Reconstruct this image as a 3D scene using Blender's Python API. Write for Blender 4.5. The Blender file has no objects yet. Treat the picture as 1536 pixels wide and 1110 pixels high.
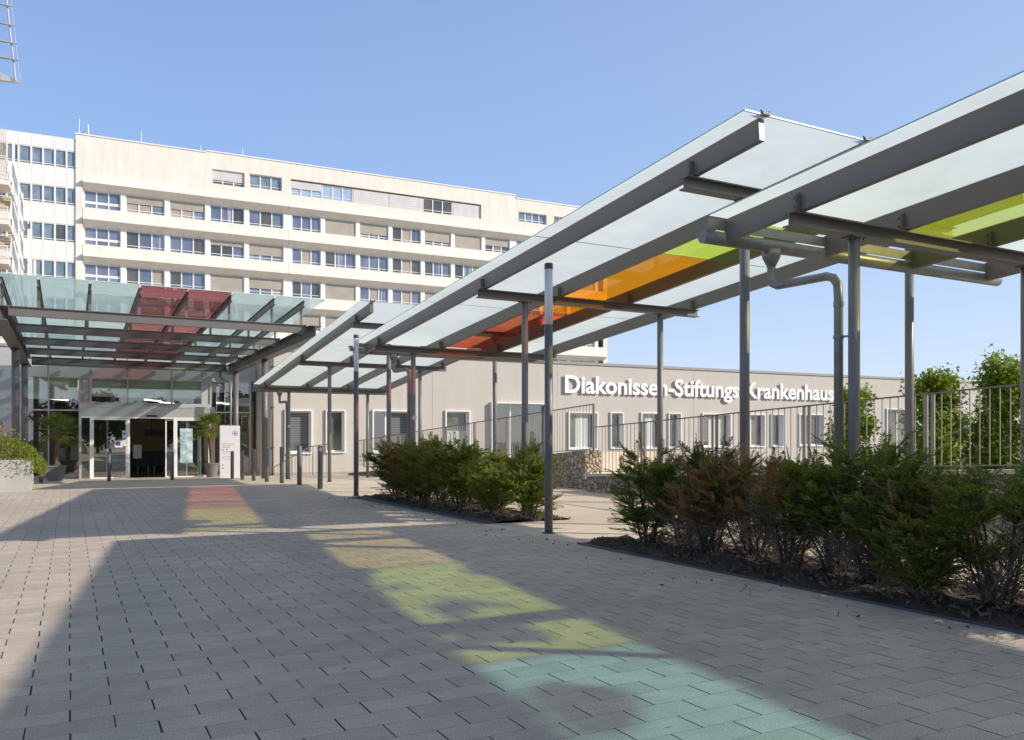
import bpy, math, random
import numpy as np
from mathutils import Vector, Matrix
R = math.radians
random.seed(7)
C = bpy.context.scene.collection
scene = bpy.context.scene

# ------------------------------------------------------------------ terrain
def gz(y):
    if y < 21.3: return 0.0
    if y > 42: return gz(42)
    return -0.0255 * (y - 21.3)

PHI = R(2.4)                       # the hospital buildings stand 2.4 degrees off the walkway axis
def BW(x, y):                      # building frame -> world
    return (math.cos(PHI) * x + math.sin(PHI) * y, -math.sin(PHI) * x + math.cos(PHI) * y)

# ------------------------------------------------------------------ material helpers
def newmat(name):
    m = bpy.data.materials.new(name); m.use_nodes = True
    nt = m.node_tree; nt.nodes.clear()
    return m, nt
def N(nt, t, **kw):
    n = nt.nodes.new(t)
    for k, v in kw.items():
        if k.startswith('i_'):
            n.inputs[k[2:].replace('_', ' ')].default_value = v
        else: setattr(n, k, v)
    return n
def L(nt, a, b): nt.links.new(a, b)
def rgb(c): return (c[0], c[1], c[2], 1)
def ramp(nt, fac, stops):
    r = N(nt, 'ShaderNodeValToRGB'); e = r.color_ramp.elements
    while len(e) < len(stops): e.new(.5)
    for i, (p, c) in enumerate(stops): e[i].position = p; e[i].color = rgb(c)
    L(nt, fac, r.inputs[0]); return r.outputs[0]
def mixc(nt, fac, a, b, mode='MIX'):
    m = N(nt, 'ShaderNodeMix', data_type='RGBA', blend_type=mode)
    for sock, v in ((m.inputs[0], fac), (m.inputs[6], a), (m.inputs[7], b)):
        if hasattr(v, 'is_linked') or hasattr(v, 'links'): L(nt, v, sock)
        elif isinstance(v, (int, float)): sock.default_value = v
        else: sock.default_value = rgb(v)
    return m.outputs[2]
def math_(nt, op, a, b=None, c=None):
    m = N(nt, 'ShaderNodeMath', operation=op)
    for i, v in enumerate((a, b, c)):
        if v is None: continue
        if isinstance(v, (int, float)): m.inputs[i].default_value = v
        else: L(nt, v, m.inputs[i])
    return m.outputs[0]
def noise(nt, scale, detail=4, rough=.6, vec=None, stretch=None, coord='Object'):
    tc = N(nt, 'ShaderNodeTexCoord'); v = tc.outputs[coord]
    if stretch:
        mp = N(nt, 'ShaderNodeMapping'); mp.inputs['Scale'].default_value = stretch; L(nt, v, mp.inputs[0]); v = mp.outputs[0]
    n = N(nt, 'ShaderNodeTexNoise'); n.inputs['Scale'].default_value = scale
    n.inputs['Detail'].default_value = detail; n.inputs['Roughness'].default_value = rough
    L(nt, v, n.inputs['Vector']); return n.outputs[0]
def simple(name, col, rough=.6, metal=0., var=.12, scale=3., bump=0., bscale=40., stretch=None, spec=.5):
    m, nt = newmat(name)
    out = N(nt, 'ShaderNodeOutputMaterial'); p = N(nt, 'ShaderNodeBsdfPrincipled')
    f = noise(nt, scale, 5, .6, stretch=stretch)
    a = tuple(max(0, c * (1 - var)) for c in col); b = tuple(min(1, c * (1 + var)) for c in col)
    c = ramp(nt, f, [(.3, a), (.7, b)]); L(nt, c, p.inputs['Base Color'])
    p.inputs['Roughness'].default_value = rough; p.inputs['Metallic'].default_value = metal
    p.inputs['Specular IOR Level'].default_value = spec
    if bump:
        bn = N(nt, 'ShaderNodeBump'); bn.inputs['Strength'].default_value = bump; bn.inputs['Distance'].default_value = .01
        L(nt, noise(nt, bscale, 3), bn.inputs['Height']); L(nt, bn.outputs[0], p.inputs['Normal'])
    L(nt, p.outputs[0], out.inputs[0]); return m

def paver_mat(name, c1, c2, joint, bl=.3105, bw=.1552, cross=.0031, row=.0019, rowdark=.5, stains=True):
    m, nt = newmat(name)
    out = N(nt, 'ShaderNodeOutputMaterial'); p = N(nt, 'ShaderNodeBsdfPrincipled')
    tc = N(nt, 'ShaderNodeTexCoord'); sx = N(nt, 'ShaderNodeSeparateXYZ'); L(nt, tc.outputs['Object'], sx.inputs[0])
    wob = noise(nt, 1.3, 2)
    yy = math_(nt, 'ADD', sx.outputs[1], math_(nt, 'MULTIPLY', math_(nt, 'SUBTRACT', wob, .5), .012))
    y = math_(nt, 'DIVIDE', yy, bw); ri = math_(nt, 'FLOOR', y); fy = math_(nt, 'FRACT', y)
    par = math_(nt, 'MULTIPLY', math_(nt, 'FLOORED_MODULO', ri, 2.0), .5)
    rj = N(nt, 'ShaderNodeTexWhiteNoise', noise_dimensions='1D'); L(nt, ri, rj.inputs['W'])
    jit = math_(nt, 'MULTIPLY', math_(nt, 'SUBTRACT', rj.outputs[0], .5), .03)
    x = math_(nt, 'ADD', math_(nt, 'ADD', math_(nt, 'DIVIDE', sx.outputs[0], bl), par), jit)
    ci = math_(nt, 'FLOOR', x); fx = math_(nt, 'FRACT', x)
    cb = N(nt, 'ShaderNodeCombineXYZ'); L(nt, ci, cb.inputs[0]); L(nt, ri, cb.inputs[1])
    wn = N(nt, 'ShaderNodeTexWhiteNoise', noise_dimensions='2D'); L(nt, cb.outputs[0], wn.inputs['Vector'])
    dx = math_(nt, 'MULTIPLY', math_(nt, 'MINIMUM', fx, math_(nt, 'SUBTRACT', 1., fx)), bl)
    dy = math_(nt, 'MULTIPLY', math_(nt, 'MINIMUM', fy, math_(nt, 'SUBTRACT', 1., fy)), bw)
    jx = math_(nt, 'LESS_THAN', dx, math_(nt, 'MULTIPLY_ADD', wn.outputs[0], .0022, cross - .0008)); jy = math_(nt, 'LESS_THAN', dy, row)
    base = mixc(nt, wn.outputs[0], c1, c2)
    big = ramp(nt, noise(nt, .35, 4), [(.3, (.86, .86, .86)), (.7, (1.08, 1.07, 1.05))])
    base = mixc(nt, 1., base, big, 'MULTIPLY')
    fine = ramp(nt, noise(nt, 150, 3, .85), [(.36, (.60, .60, .60)), (.5, (1, 1, 1)), (.64, (1.38, 1.36, 1.34))])
    base = mixc(nt, .9, base, fine, 'MULTIPLY')
    gum = ramp(nt, noise(nt, 9.5, 1.5, .5), [(.73, (1, 1, 1)), (.765, (.55, .55, .56))]); base = mixc(nt, .9, base, gum, 'MULTIPLY')
    if stains:
        st = noise(nt, 2.4, 3, .5, stretch=(1, 1.6, 1))
        sm = ramp(nt, st, [(.70, (1, 1, 1)), (.78, (.62, .62, .64))]); base = mixc(nt, .8, base, sm, 'MULTIPLY')
        mid = ramp(nt, noise(nt, 7, 5, .7), [(.35, (.9, .9, .9)), (.65, (1.06, 1.06, 1.06))]); base = mixc(nt, 1., base, mid, 'MULTIPLY')
    base = mixc(nt, math_(nt, 'MULTIPLY', jy, rowdark), base, joint)
    base = mixc(nt, jx, base, joint)
    L(nt, base, p.inputs['Base Color']); p.inputs['Roughness'].default_value = .85
    p.inputs['Specular IOR Level'].default_value = .3
    bn = N(nt, 'ShaderNodeBump'); bn.inputs['Strength'].default_value = .35; bn.inputs['Distance'].default_value = .004
    hgt = math_(nt, 'SUBTRACT', noise(nt, 180, 2), math_(nt, 'MULTIPLY', math_(nt, 'MAXIMUM', jx, jy), 1.))
    L(nt, hgt, bn.inputs['Height']); L(nt, bn.outputs[0], p.inputs['Normal'])
    L(nt, p.outputs[0], out.inputs[0]); return m

def thin_glass(name, tcol, trans=.9, diff=0., dcol=(.7, .8, .8), refl=.1, blobs=None, ior=1.5, rough=.0, dirt=.25, dfs=.3, graze=.8, thr=.5):
    """a thin pane: coloured see-through + milky translucent share + mirror reflection"""
    m, nt = newmat(name)
    out = N(nt, 'ShaderNodeOutputMaterial')
    tr = N(nt, 'ShaderNodeBsdfTransparent'); tr.inputs[0].default_value = rgb(tcol)
    tl = N(nt, 'ShaderNodeBsdfTranslucent'); df = N(nt, 'ShaderNodeBsdfDiffuse')
    d = noise(nt, 1.7, 5, .65)
    dc = ramp(nt, d, [(.3, tuple(c * (1 - dirt * .5) for c in dcol)), (.7, dcol)])
    L(nt, dc, tl.inputs[0]); L(nt, dc, df.inputs[0])
    ms = N(nt, 'ShaderNodeMixShader'); ms.inputs[0].default_value = dfs; L(nt, tl.outputs[0], ms.inputs[1]); L(nt, df.outputs[0], ms.inputs[2])
    a = N(nt, 'ShaderNodeMixShader'); L(nt, tr.outputs[0], a.inputs[1]); L(nt, ms.outputs[0], a.inputs[2])
    a.inputs[0].default_value = diff
    if blobs:      # curved mint shapes printed on the coloured pane
        bz = noise(nt, blobs, 1.5, .45, stretch=(1, .55, 1)); bb = ramp(nt, bz, [(thr, (0,) * 3), (thr+.025, (1,) * 3)])
        t2 = N(nt, 'ShaderNodeBsdfTranslucent'); t2.inputs[0].default_value = (.62, .88, .74, 1)
        t3 = N(nt, 'ShaderNodeBsdfTransparent'); t3.inputs[0].default_value = (.18, .28, .27, 1)
        t4 = N(nt, 'ShaderNodeMixShader'); t4.inputs[0].default_value = .7; L(nt, t3.outputs[0], t4.inputs[1]); L(nt, t2.outputs[0], t4.inputs[2])
        a2 = N(nt, 'ShaderNodeMixShader'); L(nt, bb, a2.inputs[0]); L(nt, a.outputs[0], a2.inputs[1]); L(nt, t4.outputs[0], a2.inputs[2]); a = a2
    gl = N(nt, 'ShaderNodeBsdfGlossy'); gl.inputs['Roughness'].default_value = rough; gl.inputs[0].default_value = (1, 1, 1, 1)
    lw = N(nt, 'ShaderNodeLayerWeight'); lw.inputs[0].default_value = .5      # Schlick, the same from both faces
    ff = math_(nt, 'MINIMUM', math_(nt, 'MULTIPLY_ADD', math_(nt, 'POWER', lw.outputs['Facing'], 5.), graze - refl, refl + .04), 1.)
    b = N(nt, 'ShaderNodeMixShader'); L(nt, ff, b.inputs[0]); L(nt, a.outputs[0], b.inputs[1]); L(nt, gl.outputs[0], b.inputs[2])
    L(nt, b.outputs[0], out.inputs[0]); return m

def leaf_mat(name, c1, c2, c3=None, brown=0., bcol=(.10, .055, .025), trans=.35, bscale=2.2):
    m, nt = newmat(name)
    out = N(nt, 'ShaderNodeOutputMaterial')
    g = N(nt, 'ShaderNodeNewGeometry')
    col = ramp(nt, g.outputs['Random Per Island'], [(0, c1), (.55, c2), (1, c3 or c2)])
    if brown:
        tc = N(nt, 'ShaderNodeTexCoord'); oi = N(nt, 'ShaderNodeObjectInfo')
        ad = N(nt, 'ShaderNodeVectorMath', operation='ADD'); L(nt, tc.outputs['Object'], ad.inputs[0])
        sc = N(nt, 'ShaderNodeVectorMath', operation='SCALE'); L(nt, oi.outputs['Location'], sc.inputs[0]); sc.inputs['Scale'].default_value = 3.7
        L(nt, sc.outputs[0], ad.inputs[1])
        n = N(nt, 'ShaderNodeTexNoise'); n.inputs['Scale'].default_value = bscale; n.inputs['Detail'].default_value = 3; L(nt, ad.outputs[0], n.inputs['Vector'])
        f = ramp(nt, n.outputs[0], [(.5 - brown * .22, (0, 0, 0)), (.60 - brown * .1, (1, 1, 1))])
        f = math_(nt, 'MULTIPLY', math_(nt, 'SUBTRACT', 1., f), 1.)
        col = mixc(nt, f, bcol, col) if False else mixc(nt, f, col, bcol) if brown > 1 else mixc(nt, math_(nt, 'MULTIPLY', math_(nt, 'SUBTRACT', 1., f), 1.), col, bcol)
    d = N(nt, 'ShaderNodeBsdfPrincipled'); L(nt, col, d.inputs['Base Color']); d.inputs['Roughness'].default_value = .55
    d.inputs['Specular IOR Level'].default_value = .35
    t = N(nt, 'ShaderNodeBsdfTranslucent'); L(nt, mixc(nt, .5, col, (.25, .32, .03)), t.inputs[0])
    ms = N(nt, 'ShaderNodeMixShader'); ms.inputs[0].default_value = trans
    L(nt, d.outputs[0], ms.inputs[1]); L(nt, t.outputs[0], ms.inputs[2]); L(nt, ms.outputs[0], out.inputs[0]); return m

def concrete_streaks(name, c1, c2, rough=.85, dark=.82):
    m, nt = newmat(name)
    out = N(nt, 'ShaderNodeOutputMaterial'); p = N(nt, 'ShaderNodeBsdfPrincipled')
    base = ramp(nt, noise(nt, .6, 6, .65), [(.3, c1), (.7, c2)])
    s = ramp(nt, noise(nt, 1.4, 5, .7, stretch=(1.6, 1.6, .14)), [(.35, (dark,) * 3), (.6, (1.03,) * 3)])
    base = mixc(nt, .8, base, s, 'MULTIPLY')
    L(nt, base, p.inputs['Base Color']); p.inputs['Roughness'].default_value = rough
    bn = N(nt, 'ShaderNodeBump'); bn.inputs['Strength'].default_value = .15; bn.inputs['Distance'].default_value = .01
    L(nt, noise(nt, 30, 3), bn.inputs['Height']); L(nt, bn.outputs[0], p.inputs['Normal'])
    L(nt, p.outputs[0], out.inputs[0]); return m

def stripes(name, c1, c2, period, axis=2, rough=.6, duty=.5):
    m, nt = newmat(name)
    out = N(nt, 'ShaderNodeOutputMaterial'); p = N(nt, 'ShaderNodeBsdfPrincipled')
    tc = N(nt, 'ShaderNodeTexCoord'); s = N(nt, 'ShaderNodeSeparateXYZ'); L(nt, tc.outputs['Object'], s.inputs[0])
    f = math_(nt, 'FRACT', math_(nt, 'DIVIDE', s.outputs[axis], period)); f = math_(nt, 'LESS_THAN', f, duty)
    c = mixc(nt, f, c1, c2)
    c = mixc(nt, .6, c, ramp(nt, noise(nt, 1.1, 3), [(.3, (.8,) * 3), (.7, (1.05,) * 3)]), 'MULTIPLY')
    L(nt, c, p.inputs['Base Color']); p.inputs['Roughness'].default_value = rough
    L(nt, p.outputs[0], out.inputs[0]); return m

def facade_glass(name, c1, c2, scale=.5, curtain=False, rough=.08, spec=.8):
    m, nt = newmat(name)
    out = N(nt, 'ShaderNodeOutputMaterial'); p = N(nt, 'ShaderNodeBsdfPrincipled')
    c = ramp(nt, noise(nt, scale, 3, .5, stretch=(1, 1, .8)), [(.35, c1), (.65, c2)])
    if curtain:
        w = noise(nt, 5, 2, .5, stretch=(1, 1, .02)); c = mixc(nt, ramp(nt, w, [(.5, (0,) * 3), (.62, (.7,) * 3)]), c, (.5, .55, .62))
    L(nt, c, p.inputs['Base Color']); p.inputs['Roughness'].default_value = rough
    p.inputs['Specular IOR Level'].default_value = spec; p.inputs['Coat Weight'].default_value = .6; p.inputs['Coat Roughness'].default_value = .02
    L(nt, p.outputs[0], out.inputs[0]); return m

def gabion_mat():
    m, nt = newmat('gabion_stone')
    out = N(nt, 'ShaderNodeOutputMaterial'); p = N(nt, 'ShaderNodeBsdfPrincipled')
    tc = N(nt, 'ShaderNodeTexCoord')
    n = N(nt, 'ShaderNodeTexNoise'); n.inputs['Scale'].default_value = 5; L(nt, tc.outputs['Object'], n.inputs['Vector'])
    ad = N(nt, 'ShaderNodeVectorMath', operation='MULTIPLY_ADD'); L(nt, n.outputs['Color'], ad.inputs[0]); ad.inputs[1].default_value = (.08,) * 3; L(nt, tc.outputs['Object'], ad.inputs[2])
    v = N(nt, 'ShaderNodeTexVoronoi'); v.inputs['Scale'].default_value = 9.; L(nt, ad.outputs[0], v.inputs['Vector'])
    e = N(nt, 'ShaderNodeTexVoronoi', feature='DISTANCE_TO_EDGE'); e.inputs['Scale'].default_value = 9.; L(nt, ad.outputs[0], e.inputs['Vector'])
    sh = N(nt, 'ShaderNodeSeparateColor'); L(nt, v.outputs['Color'], sh.inputs[0])
    c = ramp(nt, sh.outputs[0], [(0, (.34, .27, .19)), (.5, (.52, .43, .32)), (1, (.62, .54, .43))])
    c = mixc(nt, .7, c, ramp(nt, noise(nt, 25, 4), [(.3, (.7,) * 3), (.7, (1.15,) * 3)]), 'MULTIPLY')
    gap = ramp(nt, e.outputs[0], [(.01, (0,) * 3), (.05, (1,) * 3)])
    c = mixc(nt, gap, (.07, .06, .045), c)
    L(nt, c, p.inputs['Base Color']); p.inputs['Roughness'].default_value = .9
    bn = N(nt, 'ShaderNodeBump'); bn.inputs['Strength'].default_value = 1.; bn.inputs['Distance'].default_value = .05
    L(nt, ramp(nt, e.outputs[0], [(0, (0,) * 3), (.25, (1,) * 3)]), bn.inputs['Height']); L(nt, bn.outputs[0], p.inputs['Normal'])
    L(nt, p.outputs[0], out.inputs[0]); return m

def emit(name, col, s):
    m, nt = newmat(name); out = N(nt, 'ShaderNodeOutputMaterial'); e = N(nt, 'ShaderNodeEmission')
    e.inputs[0].default_value = rgb(col); e.inputs[1].default_value = s; L(nt, e.outputs[0], out.inputs[0]); return m

M = {}
M['paver'] = paver_mat('grey_paver', (.535, .455, .372), (.625, .54, .44), (.035, .032, .03))
M['apron'] = paver_mat('beige_paver', (.58, .49, .38), (.63, .54, .43), (.25, .21, .16), bl=.6, bw=.3, stains=False)
M['path'] = paver_mat('sand_slab', (.66, .56, .44), (.72, .62, .50), (.30, .25, .19), bl=.8, bw=.4, rowdark=.5)
M['ground'] = simple('ground_mix', (.30, .28, .23), .95, var=.2, scale=.4, bump=.3)
M['soil'] = simple('bark_mulch', (.055, .040, .030), .95, var=.5, scale=22, bump=1., bscale=60)
M['lawn'] = simple('lawn', (.07, .11, .03), .95, var=.35, scale=6, bump=.6)
M['steel'] = simple('canopy_paint', (.125, .118, .114), .42, var=.05, scale=2.)
M['steel_dark'] = simple('entrance_steel', (.15, .14, .135), .42, var=.06)
M['galv'] = simple('galvanised', (.20, .205, .195), .4, metal=.25, var=.18, scale=9.)
M['post'] = simple('post_paint', (.165, .165, .17), .4, var=.06)
M['bollard'] = simple('bollard_paint', (.14, .14, .15), .42, var=.08)
M['lamp_white'] = simple('milky_tube', (.72, .74, .78), .3, var=.05)
M['cap'] = simple('dark_cap', (.06, .065, .07), .5)
M['frost'] = thin_glass('frosted_pane', (.80, .92, .90), diff=.96, dcol=(.92, 1., .965), refl=.02, dirt=.22, dfs=.10, graze=.25, rough=.3)
M['frost_edge'] = simple('glass_edge', (.45, .62, .58), .3)
M['lime'] = thin_glass('lime_pane', (.97, .95, .14), diff=.34, dcol=(.75, .98, .02), refl=.04, dfs=.05, graze=.4, blobs=1.0, thr=.66)
M['green'] = thin_glass('green_pane', (.66, .98, .20), diff=.30, dcol=(.72, .98, .06), refl=.03, dfs=.05, graze=.3, blobs=.9, thr=.605)
M['yellow'] = thin_glass('yellow_pane', (1., .93, .40), diff=.36, dcol=(.85, 1., .06), refl=.03, dfs=.05, graze=.3, blobs=1.0, thr=.60)
M['orange'] = thin_glass('orange_pane', (1., .38, .02), diff=.38, dcol=(1., .31, .0), refl=.04, dfs=.03, graze=.4, blobs=1.0, thr=.66)
M['red'] = thin_glass('red_pane', (.88, .15, .07), diff=.06, dcol=(.40, .03, .02), refl=.08, dfs=.1, graze=.6)
M['cyan'] = thin_glass('cyan_pane', (.34, .88, .98), diff=.22, dcol=(.35, .75, .80), refl=.04, graze=.4, blobs=1.0, thr=.51)
M['mint'] = thin_glass('mint_pane', (.62, .82, .80), diff=.66, dcol=(.60, .78, .77), refl=.06, dfs=.15, graze=.4)
M['plum'] = thin_glass('plum_pane', (.40, .16, .18), diff=.34, dcol=(.24, .085, .10), refl=.05, dfs=.15, graze=.4)
M['clear'] = thin_glass('clear_glass', (.72, .80, .75), diff=.02, refl=.20, dcol=(.5, .55, .55))
M['doorglass'] = thin_glass('door_glass', (.60, .72, .66), diff=.02, refl=.26, dcol=(.5, .55, .55))
M['stucco'] = concrete_streaks('grey_stucco', (.51, .475, .43), (.54, .505, .46), dark=.965)
M['stucco_side'] = simple('stucco_reveal', (.36, .34, .31), .9, var=.05)
M['coping'] = simple('coping_metal', (.30, .29, .28), .5, var=.05)
M['cream'] = concrete_streaks('cream_concrete', (.80, .745, .67), (.86, .81, .74), dark=.88)
M['soffit'] = simple('tan_soffit', (.55, .45, .33), .9, var=.1)
M['white'] = simple('white_panel', (.80, .80, .80), .45, var=.03, scale=1.)
M['frame'] = simple('white_frame', (.80, .80, .79), .45, var=.03)
M['alu'] = simple('aluminium', (.50, .49, .47), .35, metal=.4, var=.06)
M['panelgrey'] = simple('grey_panel', (.42, .43, .43), .4, var=.05, scale=1.)
M['gA'] = facade_glass('painted_sky_glass', (.10, .13, .22), (.19, .23, .33))  # reflected sky painted into the base colour as blue
M['gB'] = facade_glass('curtain_glass', (.11, .14, .22), (.20, .24, .33), curtain=True)  # same painted sky reflection, with pale curtains mixed in
M['gC'] = facade_glass('dark_glass', (.05, .06, .06), (.12, .12, .11))
M['gD'] = facade_glass('pale_glass', (.30, .42, .60), (.40, .52, .70))
M['gE'] = facade_glass('slate_glass', (.12, .18, .25), (.22, .30, .38), scale=1.2)
M['gG'] = facade_glass('ground_glass', (.05, .06, .055), (.17, .18, .16), scale=1.1)
M['blind'] = stripes('blind_slats', (.44, .40, .35), (.34, .31, .27), .12)
M['blindw'] = stripes('pale_blind', (.66, .66, .66), (.58, .58, .59), .25)
M['blindlow'] = stripes('dark_blind', (.20, .21, .22), (.08, .085, .09), .08)
M['curtain'] = stripes('hanging_curtain', (.62, .64, .58), (.48, .50, .46), .11, axis=0)
M['gabion'] = gabion_mat()
M['wire'] = simple('wire', (.35, .35, .35), .4, metal=.6)
M['railing'] = simple('railing_paint', (.16, .155, .15), .45)
M['baluster'] = simple('galv_bar', (.27, .25, .235), .42, metal=.1)
M['bark'] = simple('bark', (.09, .065, .045), .95, var=.35, scale=25, bump=1.)
M['twig'] = simple('yew_stem', (.075, .05, .038), .95, var=.4, scale=25)
M['drytwig'] = simple('dry_stem', (.20, .155, .12), .95, var=.3, scale=25)
M['yew'] = leaf_mat('yew_needles', (.045, .068, .015), (.125, .165, .025), (.31, .36, .055), trans=.4)
M['yewb'] = leaf_mat('yew_needles_browned', (.045, .065, .016), (.11, .135, .025), (.24, .27, .05), brown=.5, bcol=(.33, .17, .06), trans=.22)
M['yewl'] = leaf_mat('yew_needles_light', (.10, .13, .015), (.19, .22, .022), (.34, .36, .05), trans=.35)
M['maple'] = leaf_mat('maple_leaves', (.10, .18, .02), (.28, .40, .035), (.46, .55, .06), trans=.5)
M['tree'] = leaf_mat('dark_leaves', (.015, .035, .012), (.03, .06, .015), (.05, .09, .02), trans=.2)
M['trail'] = leaf_mat('trailing_leaves', (.10, .16, .015), (.24, .30, .03), (.38, .40, .05), trans=.45)
M['blossom'] = leaf_mat('orange_blossom', (.55, .22, .08), (.65, .40, .15), (.35, .35, .08), trans=.4)
M['palm'] = leaf_mat('palm_leaf', (.09, .13, .025), (.17, .21, .05), (.34, .36, .10), trans=.35)
M['palmtrunk'] = simple('palm_fibre', (.16, .085, .045), .95, var=.5, scale=30, bump=1., bscale=50)
M['pot'] = simple('grey_pot', (.16, .155, .15), .6, var=.1)
M['planter'] = concrete_streaks('planter_concrete', (.40, .39, .36), (.45, .44, .41), dark=.9)
M['totem'] = simple('totem_white', (.66, .65, .65), .4, var=.03)
M['blue'] = simple('sign_blue', (.03, .08, .35), .4)
M['greytext'] = simple('sign_grey', (.30, .30, .32), .5)
M['redtext'] = simple('sign_red', (.55, .20, .18), .5)
M['letters'] = simple('letter_white', (.86, .86, .86), .35, var=.02)
M['inwall'] = simple('interior_beige', (.50, .42, .26), .8, var=.06)
M['infloor'] = simple('interior_floor', (.10, .085, .07), .3, var=.2)
M['inceil'] = simple('interior_ceiling', (.20, .17, .14), .8)
M['indark'] = simple('interior_dark', (.02, .02, .02), .5)
M['shade'] = simple('roller_shade', (.80, .79, .64), .8, var=.04)
M['strip'] = emit('strip_light', (1, .95, .85), 3.5)
M['sail'] = simple('white_sail', (.78, .78, .80), .5)
M['louvre'] = simple('louvre_metal', (.42, .41, .40), .45)

# ------------------------------------------------------------------ mesh builder
class MB:
    def __init__(s): s.v = []; s.f = []; s.mi = []
    def quad(s, a, b, c, d, mi=0):
        n = len(s.v); s.v += [tuple(a), tuple(b), tuple(c), tuple(d)]; s.f.append((n, n+1, n+2, n+3)); s.mi.append(mi)
    def poly(s, pts, mi=0):
        n = len(s.v); s.v += [tuple(p) for p in pts]; s.f.append(tuple(range(n, n + len(pts)))); s.mi.append(mi)
    def hexa(s, P, mi=0):
        n = len(s.v); s.v += [tuple(p) for p in P]
        for q in ((0,3,2,1),(4,5,6,7),(0,1,5,4),(1,2,6,5),(2,3,7,6),(3,0,4,7)): s.f.append(tuple(n+i for i in q)); s.mi.append(mi)
    def box(s, x0, x1, y0, y1, z0, z1, mi=0):
        if x0 > x1: x0, x1 = x1, x0
        if y0 > y1: y0, y1 = y1, y0
        if z0 > z1: z0, z1 = z1, z0
        s.hexa([(x0,y0,z0),(x1,y0,z0),(x1,y1,z0),(x0,y1,z0),(x0,y0,z1),(x1,y0,z1),(x1,y1,z1),(x0,y1,z1)], mi)
    def bar(s, p0, p1, w, h, mi=0, up=(0, 0, 1)):     # rectangular bar; p0/p1 = centre line
        p0 = Vector(p0); p1 = Vector(p1); d = (p1 - p0).normalized(); u = Vector(up)
        sd = d.cross(u).normalized(); u = sd.cross(d)
        P = []
        for p in (p0, p1):
            for a, b in ((-1,-1),(1,-1),(1,1),(-1,1)): P.append(p + sd*(a*w/2) + u*(b*h/2))
        n = len(s.v); s.v += [tuple(p) for p in P]
        for q in ((0,1,2,3),(7,6,5,4),(0,4,5,1),(1,5,6,2),(2,6,7,3),(3,7,4,0)): s.f.append(tuple(n+i for i in q)); s.mi.append(mi)
    def tube(s, pts, r, n=12, mi=0, cap=True):
        pts = [Vector(p) for p in pts]
        rs = r if isinstance(r, (list, tuple)) else [r] * len(pts)
        base = len(s.v); ref = None
        for i, p in enumerate(pts):
            d = (pts[min(i+1, len(pts)-1)] - pts[max(i-1, 0)]).normalized()
            if ref is None:
                ref = d.orthogonal().normalized()
            ref = (ref - d * ref.dot(d)).normalized(); b = d.cross(ref)
            for k in range(n):
                a = 2*math.pi*k/n; s.v.append(tuple(p + (ref*math.cos(a) + b*math.sin(a)) * rs[i]))
        for i in range(len(pts)-1):
            for k in range(n):
                a = base+i*n+k; b2 = base+i*n+(k+1) % n
                s.f.append((a, b2, b2+n, a+n)); s.mi.append(mi)
        if cap:
            s.f.append(tuple(base+k for k in range(n))[::-1]); s.mi.append(mi)
            s.f.append(tuple(base+(len(pts)-1)*n+k for k in range(n))); s.mi.append(mi)
    def ibeam(s, p0, p1, w, h, tf=.012, tw=.012, mi=0):  # I section, p0/p1 on the centre line
        p0 = Vector(p0); p1 = Vector(p1); d = (p1-p0).normalized(); sd = d.cross(Vector((0,0,1))).normalized(); u = sd.cross(d)
        s.bar(p0 + u*(h/2-tf/2), p1 + u*(h/2-tf/2), w, tf, mi); s.bar(p0 - u*(h/2-tf/2), p1 - u*(h/2-tf/2), w, tf, mi)
        s.bar(p0, p1, tw, h-2*tf, mi)
    def extr(s, prof, x0, x1, mi=0):       # profile of (y,z) extruded in x
        n = len(prof); b = len(s.v)
        s.v += [(x0, y, z) for y, z in prof] + [(x1, y, z) for y, z in prof]
        for i in range(n):
            j = (i+1) % n; s.f.append((b+i, b+j, b+n+j, b+n+i)); s.mi.append(mi)
        s.f.append(tuple(b+i for i in range(n))[::-1]); s.mi.append(mi)
        s.f.append(tuple(b+n+i for i in range(n))); s.mi.append(mi)
    def arr(s, V, F, mi=0):
        n = len(s.v); s.v += [tuple(v) for v in V]; s.f += [tuple(n+i for i in f) for f in F]; s.mi += [mi]*len(F)
    def build(s, name, mat, parent=None, off=None, smooth=False):
        me = bpy.data.meshes.new(name)
        if off is None: off = tuple(parent['_off']) if parent is not None and '_off' in parent else (0, 0, 0)
        V = np.array(s.v, dtype=float) - np.array(off)
        me.from_pydata(V.tolist(), [], s.f)
        mats = mat if isinstance(mat, list) else [mat]
        for m_ in mats: me.materials.append(M[m_] if isinstance(m_, str) else m_)
        if len(mats) > 1: me.polygons.foreach_set('material_index', s.mi)
        if smooth: me.polygons.foreach_set('use_smooth', [True]*len(me.polygons)); 
        me.update()
        o = bpy.data.objects.new(name, me); C.objects.link(o)
        if parent is not None:
            o.parent = parent
        return o
OFF = {}
def thing(name, label, cat, loc, rot=0, group=None, off=None):
    o = bpy.data.objects.new(name, None); C.objects.link(o); o.empty_display_size = .3
    o.location = loc; o.rotation_euler = (0, 0, rot); o['label'] = label; o['category'] = cat
    if group: o['group'] = group
    OFF[o.name] = off if off is not None else tuple(loc)
    return o
def bthing(name, label, cat, x, y, z, group=None):     # a thing whose parts are given in the building frame
    w = BW(x, y); return thing(name, label, cat, (w[0], w[1], z), -PHI, group, (x, y, z))
def part(mb, name, mat, parent, top=None, smooth=False, label=None, stuff=False):
    """part of thing `top` (or parent itself); `parent` may be a part of it"""
    t = top or parent
    o = mb.build(name, mat, parent, OFF[t.name], smooth)
    if label: o['label'] = label
    if stuff: o['kind'] = 'stuff'
    return o
def single(mb, name, mat, label, cat, loc, group=None, smooth=False):   # a thing that is one mesh
    o = mb.build(name, mat, None, loc, smooth); o.location = loc; o['label'] = label; o['category'] = cat
    if group: o['group'] = group
    return o
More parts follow.
